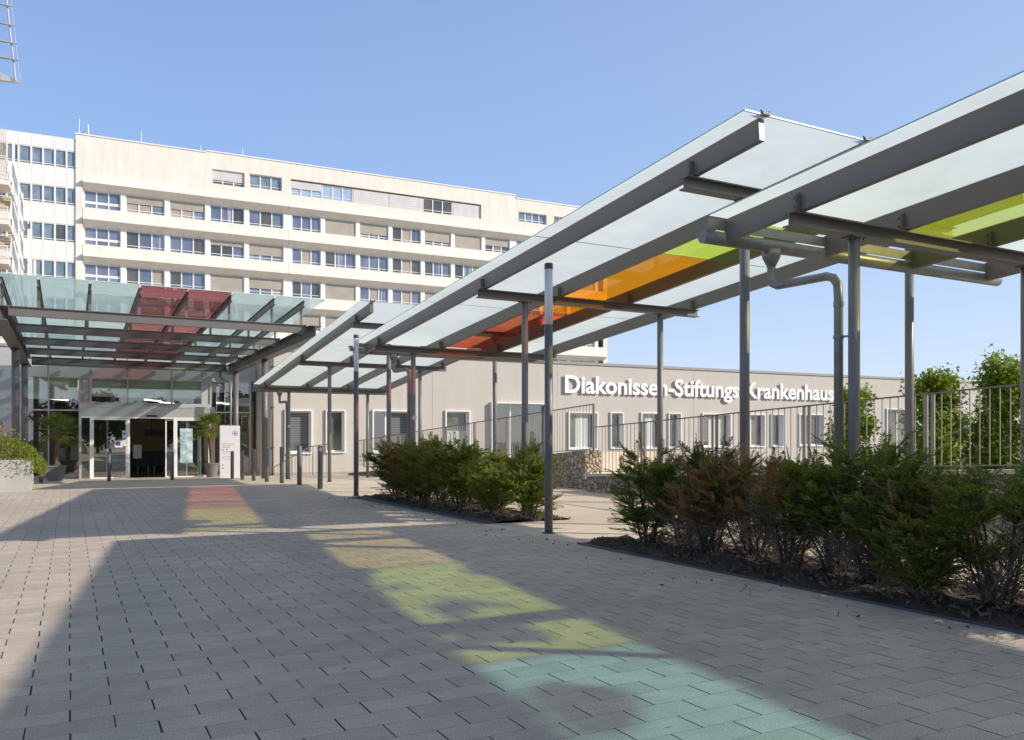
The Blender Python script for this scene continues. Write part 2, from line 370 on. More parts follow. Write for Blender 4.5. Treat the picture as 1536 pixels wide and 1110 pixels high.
def struct(mb, name, mat, label=None):
    o = mb.build(name, mat, None, (0, 0, 0)); o['kind'] = 'structure'
    if label: o['label'] = label
    return o
def wallholes(mb, x0, x1, z0, z1, holes, y, depth, mi=0):
    """front skin of a wall in the x-z plane at y, with real openings and their reveals (depth backwards)"""
    xs = sorted({x0, x1, *[h[0] for h in holes], *[h[1] for h in holes]}); zs = sorted({z0, z1, *[h[2] for h in holes], *[h[3] for h in holes]})
    for i in range(len(xs)-1):
        for j in range(len(zs)-1):
            cx_, cz_ = (xs[i]+xs[i+1])/2, (zs[j]+zs[j+1])/2
            if any(h[0] < cx_ < h[1] and h[2] < cz_ < h[3] for h in holes): continue
            mb.quad((xs[i], y, zs[j]), (xs[i+1], y, zs[j]), (xs[i+1], y, zs[j+1]), (xs[i], y, zs[j+1]), mi)
    for a, b, c, d in holes:
        mb.quad((a, y, c), (a, y+depth, c), (a, y+depth, d), (a, y, d), mi); mb.quad((b, y+depth, c), (b, y, c), (b, y, d), (b, y+depth, d), mi)
        mb.quad((a, y, d), (a, y+depth, d), (b, y+depth, d), (b, y, d), mi); mb.quad((a, y+depth, c), (a, y, c), (b, y, c), (b, y+depth, c), mi)

# ------------------------------------------------------------------ ground, paving
def strip(x0, x1, y0, y1, dz, xs=None):
    mb = MB(); ys = sorted({y0, y1, *[y for y in (21.3, 42.) if y0 < y < y1]})
    for a, b in zip(ys[:-1], ys[1:]):
        mb.quad((x0, a, gz(a)+dz), (x1, a, gz(a)+dz), (x1, b, gz(b)+dz), (x0, b, gz(b)+dz))
    return mb
struct(strip(-900, 900, -600, 1500, -.02), 'ground', 'ground')
struct(strip(-60, 4.85, -60, 24.2, 0.), 'plaza_paving', 'paver')
struct(strip(-60, 10.9, 24.2, 41.5, 0.), 'entrance_paving', 'apron')
pb = MB()
for x0, x1, y0, y1 in ((4.85, 10.9, 15.9, 24.2), (4.85, 10.9, 7.55, 9.95), (6.25, 10.9, 9.95, 15.9), (6.15, 10.9, -12, 7.55)):
    s_ = strip(x0, x1, y0, y1, 0.); pb.arr(s_.v, s_.f)
struct(pb, 'walkway_paving', 'path')
def bed(y0, y1, x0, x1):
    mb = MB(); rnd = random.Random(3); nx, ny = 10, int((y1-y0)*7)
    H = [[(.01 + .07*rnd.random()*(1 if 0 < i < nx else .2)) for i in range(nx+1)] for j in range(ny+1)]
    b = 0
    for j in range(ny+1):
        for i in range(nx+1): mb.v.append((x0+(x1-x0)*i/nx, y0+(y1-y0)*j/ny, H[j][i]-.01))
    for j in range(ny):
        for i in range(nx):
            a = j*(nx+1)+i; mb.f.append((a, a+1, a+nx+2, a+nx+1)); mb.mi.append(0)
    return mb
for nm, y0, y1, x0, x1 in (('near', -12, 7.55, 4.85, 6.15), ('far', 9.95, 15.9, 5.05, 6.25)):
    struct(bed(y0, y1, x0, x1), 'planting_bed', 'soil')
    e = MB(); e.box(x0-.012, x0+.012, y0, y1, -.02, .018); e.box(x1-.012, x1+.012, y0, y1, -.02, .018)
    single(e, 'bed_edging', 'cap', 'dark steel edging strip around the %s bed of yew shrubs' % ('long near' if nm == 'near' else 'shorter far'), 'edging', (x0, (y0+y1)/2, 0))
# litter in the beds: twigs, stones
lit = MB(); rnd = random.Random(11)
for _ in range(3500):
    y = rnd.uniform(1.5, 7.5) if rnd.random() < .7 else rnd.uniform(9.8, 15.8); x = rnd.uniform(4.92, 6.1) if y < 8 else rnd.uniform(5.1, 6.2)
    z = rnd.uniform(.03, .07)
    if _ < 170: x = 4.84-abs(rnd.gauss(0, .35)); y = rnd.uniform(2, 16); z = .006
    a = rnd.uniform(0, 6.28); l = rnd.uniform(.008, .035); w = rnd.uniform(.002, .009)
    if _ < 170: l *= .5; w *= .6
    p = Vector((x, y, z)); d = Vector((math.cos(a)*l, math.sin(a)*l, rnd.uniform(-.01, .02))); s_ = Vector((-math.sin(a)*w, math.cos(a)*w, rnd.uniform(-.005, .01)))
    lit.quad(p-d-s_, p+d-s_, p+d+s_, p-d+s_)
o = lit.build('leaf_litter', simple('dry_litter', (.12, .085, .055), .9, var=.6, scale=40)); o['kind'] = 'stuff'
o['label'] = 'dry twigs and leaf litter lying on the planting beds and along the paving edge'; o['category'] = 'litter'

# ------------------------------------------------------------------ walkway canopies
XL, XR = 6.55, 9.32; XC = 7.935
BX = [XC-2.13, XC-.71, XC+.71, XC+2.13]; GX0, GX1 = 5.54, 10.33
def canopy(idx, label, yfar, z0, slope, colours, pipe, clabels):
    """yfar: Y of the low crossbeam; roof rises towards -Y"""
    y_lo, y_hi = yfar + .88, yfar - 11.02
    zc = lambda y: z0 + slope*(yfar-y)                     # crossbeam underside
    T = thing('walkway_canopy', label, 'canopy', (XC, yfar-5, gz(yfar-5)), group='glass canopies over the walkway')
    CH, BH, BWD = .13, .215, .07
    for k in range(3):
        y = yfar - 4.98*k; z = zc(y)
        mb = MB(); mb.ibeam((XC-2.24, y, z+CH/2), (XC+2.24, y, z+CH/2), .15, CH, .014, .010); part(mb, 'crossbeam', 'steel', T)
        for xp in (XL, XR):
            mb = MB(); mb.tube([(xp, y, gz(y)-.02), (xp, y, z-.012)], .0535, 16)
            p = part(mb, 'post', 'post', T, smooth=False)
            for po in p.data.polygons: po.use_smooth = len(po.vertices) == 4
            mb = MB(); mb.box(xp-.09, xp+.09, y-.07, y+.07, z-.012, z-.001)
            for sx_ in (-1, 1): mb.tube([(xp+sx_*.075, y-.045, z-.03), (xp+sx_*.075, y-.045, z-.012)], .01, 6)
            part(mb, 'post_head', 'steel', p, T)
            mb = MB(); mb.tube([(xp, y, gz(y)-.01), (xp, y, gz(y)+.012)], .085, 16)
            for q in range(4): mb.tube([(xp+.068*math.cos(q*1.57+.8), y+.068*math.sin(q*1.57+.8), gz(y)+.01), (xp+.068*math.cos(q*1.57+.8), y+.068*math.sin(q*1.57+.8), gz(y)+.024)], .008, 6)
            part(mb, 'base_plate', 'steel', p, T)
        for bx in BX:                                      # angle brackets that hold the long beams
            mb = MB(); x = bx-BWD/2-.014
            mb.box(x, x+.008, y-.06, y+.045, z+CH, z+CH+.17); mb.box(x-.045, x+.008, y-.068, y-.0605, z+CH, z+CH+.15)
            for dz in (.05, .13): mb.tube([(x, y-.01, z+CH+dz), (x-.014, y-.01, z+CH+dz)], .013, 6)
            part(mb, 'bracket', 'steel', T)
    for bx in BX:
        mb = MB(); yn, yf = y_hi + .06, y_lo + .03
        a = (bx, yn, zc(yn)+CH+BH/2); b = (bx, yf, zc(yf)+CH+BH/2)
        mb.bar(a, b, BWD, BH); part(mb, 'roof_beam', 'steel', T)
        mb = MB(); zt = zc(yn)+CH+BH                           # clamp with two screws at the high end
        mb.box(bx-.05, bx+.05, yn-.07, yn-.02, zt+.012, zt+.035)
        for sx_ in (-1, 1): mb.tube([(bx+sx_*.035, yn-.045, zt+.03), (bx+sx_*.055, yn-.045, zt+.055)], .008, 6)
        part(mb, 'glass_clamp', 'cap', T)
    tg = .014; g0 = CH+BH+.003
    def pane(xa, xb, ya, yb, mat, lab=None):
        mb = MB(); P = []
        for y in (ya, yb):
            z = zc(y)+g0; P.append([(xa, y, z), (xb, y, z)])
        # single sheet with edge strips: a thin solid would be shaded twice
        mb.quad(P[0][0], P[0][1], P[1][1], P[1][0], 0)
        for (p, q) in ((P[0][0], P[0][1]), (P[1][0], P[1][1]), (P[0][0], P[1][0]), (P[0][1], P[1][1])):
            mb.quad(p, q, (q[0], q[1], q[2]+tg), (p[0], p[1], p[2]+tg), 1)
        part(mb, 'glass_pane', [mat, 'frost_edge'], T, label=lab)
    ys = [y_lo, y_lo-3.6, y_lo-7.15, y_hi] if idx == 0 else [y_lo, y_lo-3.97, y_lo-7.93, y_hi]; gp = .006
    for k in range(3):
        ya, yb = ys[k+1]+gp, ys[k]-gp
        pane(GX0, BX[1]-gp, ya, yb, 'frost'); pane(BX[2]+gp, GX1, ya, yb, 'frost')
        pane(BX[1]+gp, BX[2]-gp, ya, yb, colours[k], clabels[k])
    # gutter at the low end
    gy = y_lo+.07; gzv = zc(y_lo)+CH+.03
    mb = MB(); n = 14
    mb.tube([(GX0-.02, gy, gzv), (GX1+.02, gy, gzv)], .068, 16)
    gut = part(mb, 'gutter', 'galv', T, smooth=False)
    for po in gut.data.polygons: po.use_smooth = len(po.vertices) == 4
    mb = MB(); mb.bar((GX0, gy-.05, gzv+.12), (GX1, gy-.05, gzv+.12), .012, .1); part(mb, 'gutter_flashing', 'galv', gut, T)
    fx = XL-.10; z = gzv-.06
    mb = MB(); mb.tube([(fx, gy, z+.02), (fx, gy, z-.05), (fx, gy, z-.15)], [.10, .095, .045], 14); part(mb, 'funnel', 'galv', gut, T, smooth=True)
    px = XL-.035; zb = z-.36
    pts = [(fx, gy, z-.14), (fx, gy, zb+.08), (fx, gy-.02, zb+.03), (fx, gy-.08, zb), (px, gy-.66, zb), (px, gy-.74, zb-.03), (px, gy-.79, zb-.10), (px, gy-.80, zb-.25), (px, gy-.80, gz(gy)-.02)]
    mb = MB(); mb.tube(pts, .043, 14); dp = part(mb, 'downpipe', 'galv', T, smooth=False)
    for po in dp.data.polygons: po.use_smooth = len(po.vertices) == 4
    for zz in (1.0, 2.1):
        mb = MB(); mb.tube([(px, gy-.80, zz), (px, gy-.80, zz+.03)], .05, 14); mb.bar((px, gy-.80, zz+.015), (XL, yfar, zz+.015), .01, .02); part(mb, 'pipe_clip', 'galv', dp, T)
    mb = MB(); mb.tube([(px, gy-.80, zb-.32), (px, gy-.80, zb-.27)], .048, 14); part(mb, 'pipe_collar', 'galv', dp, T)
    return T
ca = canopy(0, 'nearest glass walkway canopy, high on the right, with lime and green panes', 5.37, 3.045, .070, ['yellow', 'green', 'cyan'], True,
       ['yellow lime glass pane beside the gutter', 'green glass pane', 'cyan glass pane'])
cb_ = canopy(1, 'middle glass walkway canopy with a red, an orange and a lime pane', 16.77, 3.015, .0755, ['red', 'orange', 'lime'], True,
       ['dark red glass pane', 'orange glass pane', 'lime green glass pane at the raised end'])
cc = canopy(2, 'farthest glass walkway canopy, all frosted glass, nearest the entrance', 28.28, 2.80, .0905, ['frost', 'frost', 'frost'], True, [None]*3)
# round stickers on posts / bollards
def sticker(x, y, z, lab):
    mb = MB(); mb.tube([(x, y, z), (x, y-.004, z)], .055, 20); o = single(mb, 'round_sticker', 'redtext', lab, 'sticker', (x, y, z))
    mb = MB(); mb.tube([(x, y-.0045, z), (x, y-.007, z)], .04, 20); mb2 = mb.build('sticker_face', 'totem', o, (x, y, z))
    mb = MB(); mb.bar((x-.028, y-.009, z+.028), (x+.028, y-.009, z-.028), .003, .012, up=(0, 1, 0)); mb.build('sticker_bar', 'redtext', o, (x, y, z))
sticker(XL, 16.77-.056, 1.62, 'small round red and white sticker on a post of the middle canopy')
sticker(XL, 28.28-.056, 1.62, 'small round red and white sticker on the last post of the far canopy')

# ------------------------------------------------------------------ light columns
def lightcol(y, lab, extra=False):
    x = 5.10; T = thing('light_column', lab, 'street lamp', (x, y, gz(y)), group='light columns along the walkway edge')
    z = gz(y); mb = MB(); mb.tube([(x, y, z-.02), (x, y, z+2.52)], .05, 18); p = part(mb, 'pole', 'bollard', T)
    for po in p.data.polygons: po.use_smooth = len(po.vertices) == 4
    mb = MB(); mb.tube([(x, y, z+2.52), (x, y, z+3.19)], .049, 18); p = part(mb, 'lamp_tube', 'lamp_white', T)
    for po in p.data.polygons: po.use_smooth = len(po.vertices) == 4
    mb = MB(); mb.tube([(x, y, z+3.19), (x, y, z+3.25), (x, y, z+3.262)], [.052, .052, .045], 18); part(mb, 'cap', 'cap', T)
    mb = MB(); mb.tube([(x, y, z-.01), (x, y, z+.012)], .075, 18); part(mb, 'foot_plate', 'bollard', T)
    if extra:
        mb = MB(); mb.box(x-.13, x-.05, y-.03, y+.03, z+2.93, z+3.0); mb.box(x-.15, x-.08, y-.04, y+.04, z+3.0, z+3.03); part(mb, 'sensor', 'galv', T)
lightcol(8.59, 'slim grey light column with milky tube top standing alone in the gap between the shrubs')
lightcol(16.2, 'slim grey light column with small sensor at left end of the far shrubs', True)

# ------------------------------------------------------------------ bollards
ords = ['closest to the shrubs', 'second from the shrubs', 'third from the shrubs', 'fourth from the shrubs', 'fifth from the shrubs', 'sixth from the shrubs', 'beside the totem']
bl = [(5.156, 19.13 + 1.975*i, 'square-cut grey bollard along the walkway, %s' % ords[i]) for i in range(7)]
bl += [(-.83, 30.9, 'grey bollard in front of the entrance, beside the concrete planter'), (1.17, 31.1, 'grey bollard in front of the left glass door leaf'), (3.17, 31.2, 'grey bollard in front of the open doorway')]
for i, (x, y, lab) in enumerate(bl):
    z = gz(y); T = thing('bollard', lab, 'bollard', (x, y, z), group='grey bollards around the forecourt')
    mb = MB(); mb.tube([(x, y, z-.02), (x, y, z+.985), (x, y, z+1.0)], [.06, .06, .054], 20)
    p = part(mb, 'shaft', 'bollard', T)
    for po in p.data.polygons: po.use_smooth = len(po.vertices) == 4
    mb = MB(); mb.tube([(x, y, z+.80), (x, y, z+.806)], .0608, 20); part(mb, 'groove', 'cap', T)
sticker(5.156, 19.13-.062, .92, 'small round red and white sticker on top of the nearest bollard')

# ------------------------------------------------------------------ low grey wing with the lettering
YG = 37.68
wins = [('W1', 6.95, 8.06, .60, 2.47), ('W2', 8.77, 9.58, .62, 2.50), ('W3', 10.97, 12.77, .60, 2.52), ('W4', 14.61, 15.8, .68, 2.56), ('W5', 17.03, 20.2, -.35, 3.0),
        ('W6', 21.5, 23.17, .72, 2.59), ('W7', 24.07, 24.79, .74, 2.62), ('W8', 26.05, 27.33, .74, 2.63), ('W9', 27.88, 28.65, .74, 2.64), ('W10', 30.24, 32.2, .8, 2.64),
        ('W11', 33.47, 34.79, .82, 2.66), ('W12', 35.36, 36.26, .82, 2.69), ('W13', 37.59, 39.46, .86, 2.72), ('W14', 45.15, 47.53, .23, 3.17), ('W15', 51.2, 53.0, .9, 2.9), ('W16', 56.2, 58.0, .9, 2.9)]
G = bthing('hospital_wing', 'low grey rendered hospital wing with white framed windows behind the canopies', 'building', 30, YG, -.5)
mb = MB(); x0, x1, zt = 5.88, 75., 5.14
holes = [(a-.04, b+.04, c-.04, d+.04) for _, a, b, c, d in wins]
wallholes(mb, x0, x1, -.7, zt, holes, YG, .30)
mb.quad((x0, YG, -.7), (x0, YG, zt), (x0, YG+14, zt), (x0, YG+14, -.7)); mb.quad((x1, YG, -.7), (x1, YG+14, -.7), (x1, YG+14, zt), (x1, YG, zt))
mb.quad((x0, YG, zt), (x1, YG, zt), (x1, YG+14, zt), (x0, YG+14, zt)); mb.quad((x0, YG+14, -.7), (x0, YG+14, zt), (x1, YG+14, zt), (x1, YG+14, -.7))
wall = part(mb, 'wall', 'stucco', G)
mb = MB(); mb.box(x0-.05, x1, YG-.06, YG+.35, zt+.002, zt+.14); part(mb, 'roof_coping', 'coping', G)
mb = MB(); mb.box(x0-.01, x1, YG-.012, YG-.002, -.7, -.30); part(mb, 'plinth', 'stucco_side', G)
for jx in (13.9, 20.8, 29.6, 43.2, 50.0):
    mb = MB(); mb.box(jx, jx+.015, YG-.004, YG-.001, -.3, zt-.02); part(mb, 'expansion_joint', 'coping', G)
for i, (nm, a, b, c, d) in enumerate(wins):
    fw = .065 if b-a > .9 else .05; pr = .10 if nm != 'W5' else .22
    mb = MB()      # projecting white box frame
    mb.box(a-fw, a, YG-pr, YG+.26, c-fw, d+fw); mb.box(b, b+fw, YG-pr, YG+.26, c-fw, d+fw)
    mb.box(a, b, YG-pr, YG+.18, d, d+fw); mb.box(a, b, YG-pr, YG+.18, c-fw, c)
    w = part(mb, 'window', 'frame', G)
    mb = MB(); yf = YG+.19; t = .06
    mb.box(a, a+t, yf, yf+.05, c, d); mb.box(b-t, b, yf, yf+.05, c, d); mb.box(a+t, b-t, yf, yf+.05, d-t, d); mb.box(a+t, b-t, yf, yf+.05, c, c+t*1.2)
    if b-a > 1.2:
        mx = a + (b-a)*(.5 if i % 2 else .36); mb.box(mx-.035, mx+.035, yf-.003, yf+.05, c+t*1.2, d-t)
    part(mb, 'casement', 'frame', w, G)
    mb = MB(); mb.quad((a, yf+.03, c), (b, yf+.03, c), (b, yf+.03, d), (a, yf+.03, d)); part(mb, 'pane', M['clear'] if i in (2, 4, 7, 9) else M['gG'], w, G)
    k = i % 5
    mb = MB()
    if nm in ('W1', 'W3'):
        mb.quad((a+.02 if nm == 'W1' else a+(b-a)*.42, yf+.024, c+.4 if nm == 'W1' else c), (b, yf+.024, c+.4 if nm == 'W1' else c), (b, yf+.024, d), (a+.02 if nm == 'W1' else a+(b-a)*.42, yf+.024, d)); part(mb, 'blind', 'blindlow', w, G)
    elif nm in ('W8', 'W10', 'W6'):
        mb.box(a+(b-a)*.3, a+(b-a)*.75, yf+.015, yf+.025, c, d); part(mb, 'curtain', 'curtain', w, G)
    elif nm == 'W4':
        mb.box(a, b, yf+.015, yf+.025, c, c+(d-c)*.5); part(mb, 'curtain', 'curtain', w, G)
# inside of the wing: back wall so that the clear panes look into rooms
mb = MB(); mb.quad((x0, YG+3.5, -.6), (x1, YG+3.5, -.6), (x1, YG+3.5, zt-.1), (x0, YG+3.5, zt-.1)); mb.quad((x0, YG+.3, .0), (x1, YG+.3, .0), (x1, YG+3.5, .0), (x0, YG+3.5, .0))
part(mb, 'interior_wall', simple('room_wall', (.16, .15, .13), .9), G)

# lettering
def lettering():
    txt = 'Diakonissen-Stiftungs-Krankenhaus'
    def tmesh(t, ext=0., off=.0):
        cu = bpy.data.curves.new('t', 'FONT'); cu.body = t; cu.size = 1.; cu.extrude = ext; cu.offset = off; cu.resolution_u = 4
        ob = bpy.data.objects.new('t', cu); C.objects.link(ob)
        dg = bpy.context.evaluated_depsgraph_get(); me = bpy.data.meshes.new_from_object(ob.evaluated_get(dg))
        bpy.data.objects.remove(ob); bpy.data.curves.remove(cu)
        return me
    def right(me): return max(v.co.x for v in me.vertices)
    full = tmesh(txt); fr_, fl = right(full), min(v.co.x for v in full.vertices)
    cap = max(v.co.y for v in tmesh('D').vertices)
    X0, X1, ZB, CAP = 21.22, 40.30, 3.655, .875
    sx_ = (X1-X0)/(fr_-fl); sz = CAP/cap
    T = bthing('wall_lettering', 'white raised letters reading Diakonissen-Stiftungs-Krankenhaus on the grey wall', 'sign', X0, YG-.11, ZB)
    for i, ch in enumerate(txt):
        g = tmesh(ch, ext=.02, off=.026); plain = tmesh(ch)
        dx = right(tmesh(txt[:i+1])) - right(plain) - fl
        for v in g.vertices:
            x, y, z = v.co; v.co = ((x+dx)*sx_, -z*1.3, y*sz)
        g.materials.clear(); g.materials.append(M['letters'])
        o = bpy.data.objects.new('letter', g); C.objects.link(o); o.parent = T; o['label'] = 'white letter %s' % ch if ch != '-' else 'white hyphen'
        # stand-off pins
lettering()

# ------------------------------------------------------------------ tall hospital block
YT = 83.56
TB = bthing('hospital_tower_block', 'tall cream concrete hospital block with long window bands', 'building', 25, YT, -.5)
P_ = [-2.60, .82, 4.54, 8.12, 11.7, 15.65, 19.16, 22.77, 26.26, 29.86, 33.32, 36.95, 40.6, 44.2, 47.8, 51.6]
rowz = [24.54-3.31*k for k in range(8)]
topw = [(8.48, 11.48, 25.75, 27.15), (11.95, 15.03, 25.85, 27.19), (15.88, 36.56, 25.62, 27.21), (41.15, 44.73, 25.89, 27.02), (45.69, 49.0, 25.89, 27.02)]
mb = MB(); zL = 24.3
wallholes(mb, -3.04, 7.9, zL, 28.60, [], YT, .4); wallholes(mb, 7.9, 40.7, zL, 28.74, topw[:3], YT, .45); wallholes(mb, 40.7, 52.91, zL, 28.42, topw[3:], YT, .45)
for a, b, z in ((-3.04, 7.9, 28.60), (7.9, 40.7, 28.74), (40.7, 52.91, 28.42)):
    mb.quad((a, YT, z), (b, YT, z), (b, YT+16, z), (a, YT+16, z))
    mb.quad((a, YT+16, -1), (a, YT+16, z), (b, YT+16, z), (b, YT+16, -1))
mb.quad((-3.04, YT, -1), (-3.04, YT, 28.6), (-3.04, YT+16, 28.6), (-3.04, YT+16, -1)); mb.quad((52.91, YT, -1), (52.91, YT+16, -1), (52.91, YT+16, 28.42), (52.91, YT, 28.42))
mb.quad((-3.04, YT, -1), (-2.5, YT, -1), (-2.5, YT, zL), (-3.04, YT, zL)); mb.quad((52.35, YT+.02, -1), (52.91, YT, -1), (52.91, YT, zL), (52.35, YT+.02, zL))
mb.quad((-2.5, YT, -1), (-2.5, YT+.6, -1), (-2.5, YT+.6, zL), (-2.5, YT, zL))
part(mb, 'wall', 'cream', TB)
mb = MB()
for a, b, z in ((-3.1, 7.95, 28.60), (7.98, 40.75, 28.74), (40.78, 52.97, 28.42)): mb.box(a, b, YT-.07, YT+.4, z+.002, z+.12)
part(mb, 'roof_edge', 'white', TB)
for k, z in enumerate(rowz):
    mb = MB(); zb = z - .74; ztop = (z + (2.40-.74+.0)) if k else z+.02
    ztop = z+.93 if k else z+.02
    prof = [(YT+.02, ztop), (YT-.03, z+.05), (YT-.30, z), (YT-.42, z-.02), (YT-.45, z-.24), (YT-.40, z-.28), (YT+.38, z-.73), (YT+.45, z-.73), (YT+.45, ztop)]
    for a, b in ((-2.47, 15.63), (15.66, 40.83), (40.86, 52.62)): mb.extr(prof, a, b)
    part(mb, 'spandrel_band', 'cream', TB)
for i, x in enumerate(P_):
    hw = .22 if i not in (5, 12) else .42
    xa, xb = (x-hw, x+hw) if i else (-2.5, -2.40)
    mb = MB(); mb.box(xa, xb, YT+.30, YT+.75, 0, 24.0); part(mb, 'pillar', 'white', TB)
mb = MB(); mb.quad((-2.5, YT+.9, -1), (52.4, YT+.9, -1), (52.4, YT+.9, 24), (-2.5, YT+.9, 24)); part(mb, 'core_wall', 'gC', TB)
rw = random.Random(5)
BL = {(0,1):.45,(0,2):.5,(0,6):1.,(0,7):.72,(0,9):.72,(0,10):1.,(0,11):.55,(1,3):.3,(1,4):.68,(2,3):1.,(2,4):.66,(2,6):1.,(2,9):1.,(3,1):.6,(3,5):.8,(3,6):1.,(3,7):.7,(3,2):1.,(4,11):.5,(4,3):.8,(4,6):.7}
def tripane(a, b, z0, z1, y, top, blind, style, parent, n=3, glz=None):
    """white frame with panes; panes and blind are sub-parts"""
    t = .07; mb = MB()
    mb.box(a, b, y, y+.1, z1-t, z1); mb.box(a, b, y, y+.1, z0, z0+t)
    w = (b-a)/n
    for i in range(n+1):
        x = a+w*i; xa = x-.055 if i else a; xb = x+.055 if i < n else b
        if i == 0: xb = a+t
        if i == n: xa = b-t
        mb.box(xa, xb, y-.004, y+.1, z0+t, z1-t)
    if style != 3: mb.box(a+t, b-t, y+.01, y+.09, z0+.28, z0+.33)
    if style == 3: mb.box(a+t, b-t, y+.012, y+.05, z0+.45, z0+.68)
    fr = part(mb, 'window', 'frame', parent, top)
    for i in range(n):
        g = MB(); xa = a+w*i+.03; xb = a+w*(i+1)-.03
        g.quad((xa, y+.06, z0+t), (xb, y+.06, z0+t), (xb, y+.06, z1-t), (xa, y+.06, z1-t))
        r = rw.random()
        mt = glz or ('gA' if r < .42 else 'gB' if r < .68 else 'gC' if r < .80 else 'blind')
        if style == 3: mt = 'gA'
        if (i == 0 or i == n-1) and not glz and style != 3 and rw.random() < .35: mt = 'gC'
        part(g, 'pane', mt, fr, top)
    if blind > 0:
        g = MB(); zb = z1-t-(z1-z0-2*t)*blind; g.box(a+t, b-t, y-.03, y-.01, zb, z1-t)
        part(g, 'blind', 'blind' if style != 5 else 'blindw', fr, top)
for r in range(6):
    z1 = rowz[r]-.74; z0 = z1-1.64
    for i in range(len(P_)-1):
        if r == 5 and i < 12: continue
        a = P_[i]+(.22 if i not in (5, 12) else .42); b = P_[i+1]-(.22 if i+1 not in (5, 12) else .42)
        if i == 0: a = -2.38
        bl_ = BL.get((r, i), 0 if rw.random() < .6 else rw.choice([.3, .7, 1.])) if r > 2 or i > 11 else BL.get((r, i), 0)
        tripane(a, b, z0, z1, YT+.45, TB, 0 if i == 0 else bl_, 3 if i == 0 else 1, TB)
tripane(8.48, 11.48, 25.75, 27.15, YT+.2, TB, .72, 5, TB, glz='gC'); tripane(11.95, 15.03, 25.85, 27.19, YT+.2, TB, 0, 1, TB, glz='gE')
xs_ = [15.88, 19.0, 22.2, 26.0, 29.8, 33.2, 36.56]
for i, (bl_, gg) in enumerate([(.5, 'gD'), (0, 'gD'), (1., 'gD'), (1., 'gD'), (0, 'gC'), (1., 'gD')]):
    tripane(xs_[i]+.02, xs_[i+1]-.02, 25.62, 27.1, YT+.2, TB, bl_, 5, TB, glz=gg)
tripane(41.15, 44.73, 25.89, 27.02, YT+.2, TB, 0, 1, TB, n=4, glz='gE'); tripane(45.69, 49.0, 25.89, 27.02, YT+.2, TB, 0, 1, TB, n=4, glz='gE')
# rooftop rods
for i, (x, hgt, lab) in enumerate([(-2.8, 1.75, 'tallest thin lightning rod at left end of the tower block roof'), (2.36, 1.5, 'thin lightning rod on the roof, third from left end'), (7.6, 1.0, 'thin lightning rod beside the step in the roof edge'),
                       (11.5, 1.3, 'thin lightning rod just right of the step in the roof edge'), (-.01, .5, 'very short lightning rod on the tower block roof')]):
    mb = MB(); mb.tube([(x, YT+1.5, 28.55), (x, YT+1.5, 28.75+hgt)], [.035, .03], 6)
    w_ = BW(x, YT+1.5); o = mb.build('lightning_rod', 'white', None, (x, YT+1.5, 28.6)); o.location = (w_[0], w_[1], 28.6); o['label'] = lab; o['category'] = 'lightning rod'; o['group'] = 'lightning rods on the roof'
T = bthing('roof_antenna', 'small cluster of antenna masts near left end of the roof', 'antenna', -2.1, YT+1.5, 28.6)
mb = MB(); mb.tube([(-2.37, YT+1.5, 28.5), (-2.37, YT+1.5, 29.35)], .06, 6); mb.tube([(-2.0, YT+1.5, 28.5), (-2.1, YT+1.5, 30.1)], .05, 6); part(mb, 'mast', 'white', T)
mb = MB(); mb.box(-2.5, -2.3, YT+1.4, YT+1.6, 29.3, 29.5); mb.tube([(-1.85, YT+1.5, 28.5), (-1.85, YT+1.5, 29.0)], .09, 8); part(mb, 'aerial', 'coping', T)

# white panelled stair wing left of the block
WP = bthing('white_panel_wing', 'white panelled wing with square windows left of the tower block', 'building', -9, YT+.1, -.5)
mull = [-13., -12.05, -11.1, -10.2, -9.27, -8.35, -7.46, -6.5, -5.6, -4.68, -3.77, -3.20]
wz = [(27.05-3.3*k-1.62, 27.05-3.3*k) for k in range(7)]
mb = MB(); prev = 28.15; yw = YT+.10
holes = [(-20., -3.12, a, b) for a, b in wz]
zs = [28.15] + [z for a, b in wz for z in (b, a)] + [-1]
for k in range(0, len(zs), 2):
    mb.quad((-20, yw, zs[k+1]), (-3.12, yw, zs[k+1]), (-3.12, yw, zs[k]), (-20, yw, zs[k]))
mb.quad((-20, yw, 28.15), (-3.05, yw, 28.15), (-3.05, yw+12, 28.15), (-20, yw+12, 28.15)); mb.quad((-3.12, yw, -1), (-3.04, yw+.02, -1), (-3.04, yw+.02, 28.0), (-3.12, yw, 28.0))
mb.quad((-20, yw, -1), (-20, yw, 28.15), (-20, yw+12, 28.15), (-20, yw+12, -1))
part(mb, 'wall', 'white', WP)
mb = MB()
for x in mull: 
    for k in range(0, len(zs), 2): mb.box(x-.006, x+.006, yw-.004, yw+.02, zs[k+1], zs[k])
part(mb, 'panel_joint', 'alu', WP)
mb = MB(); mb.quad((-20, yw+.8, -1), (-3.1, yw+.8, -1), (-3.1, yw+.8, 28), (-20, yw+.8, 28)); part(mb, 'core_wall', 'gC', WP)
for k, (a, b) in enumerate(wz[:5]):
    for i in range(4, len(mull)-1):
        x0_, x1_ = mull[i]+.07, mull[i+1]-.07
        if i == len(mull)-2: x1_ = -3.14
        mb = MB(); mb.box(mull[i]-.07, mull[i]+.07, yw-.01, yw+.25, a, b); mb.box(x0_, x1_, yw+.03, yw+.1, a, a+.09); mb.box(x0_, x1_, yw+.03, yw+.1, b-.08, b); mb.box(x0_, x1_, yw+.03, yw+.08, a+.2, a+.26)
        w_ = part(mb, 'window', 'frame', WP); g = MB(); g.quad((x0_, yw+.12, a), (x1_, yw+.12, a), (x1_, yw+.12, b), (x0_, yw+.12, b)); part(g, 'pane', 'gC' if (k, i) == (2, 9) else 'gE', w_, WP)

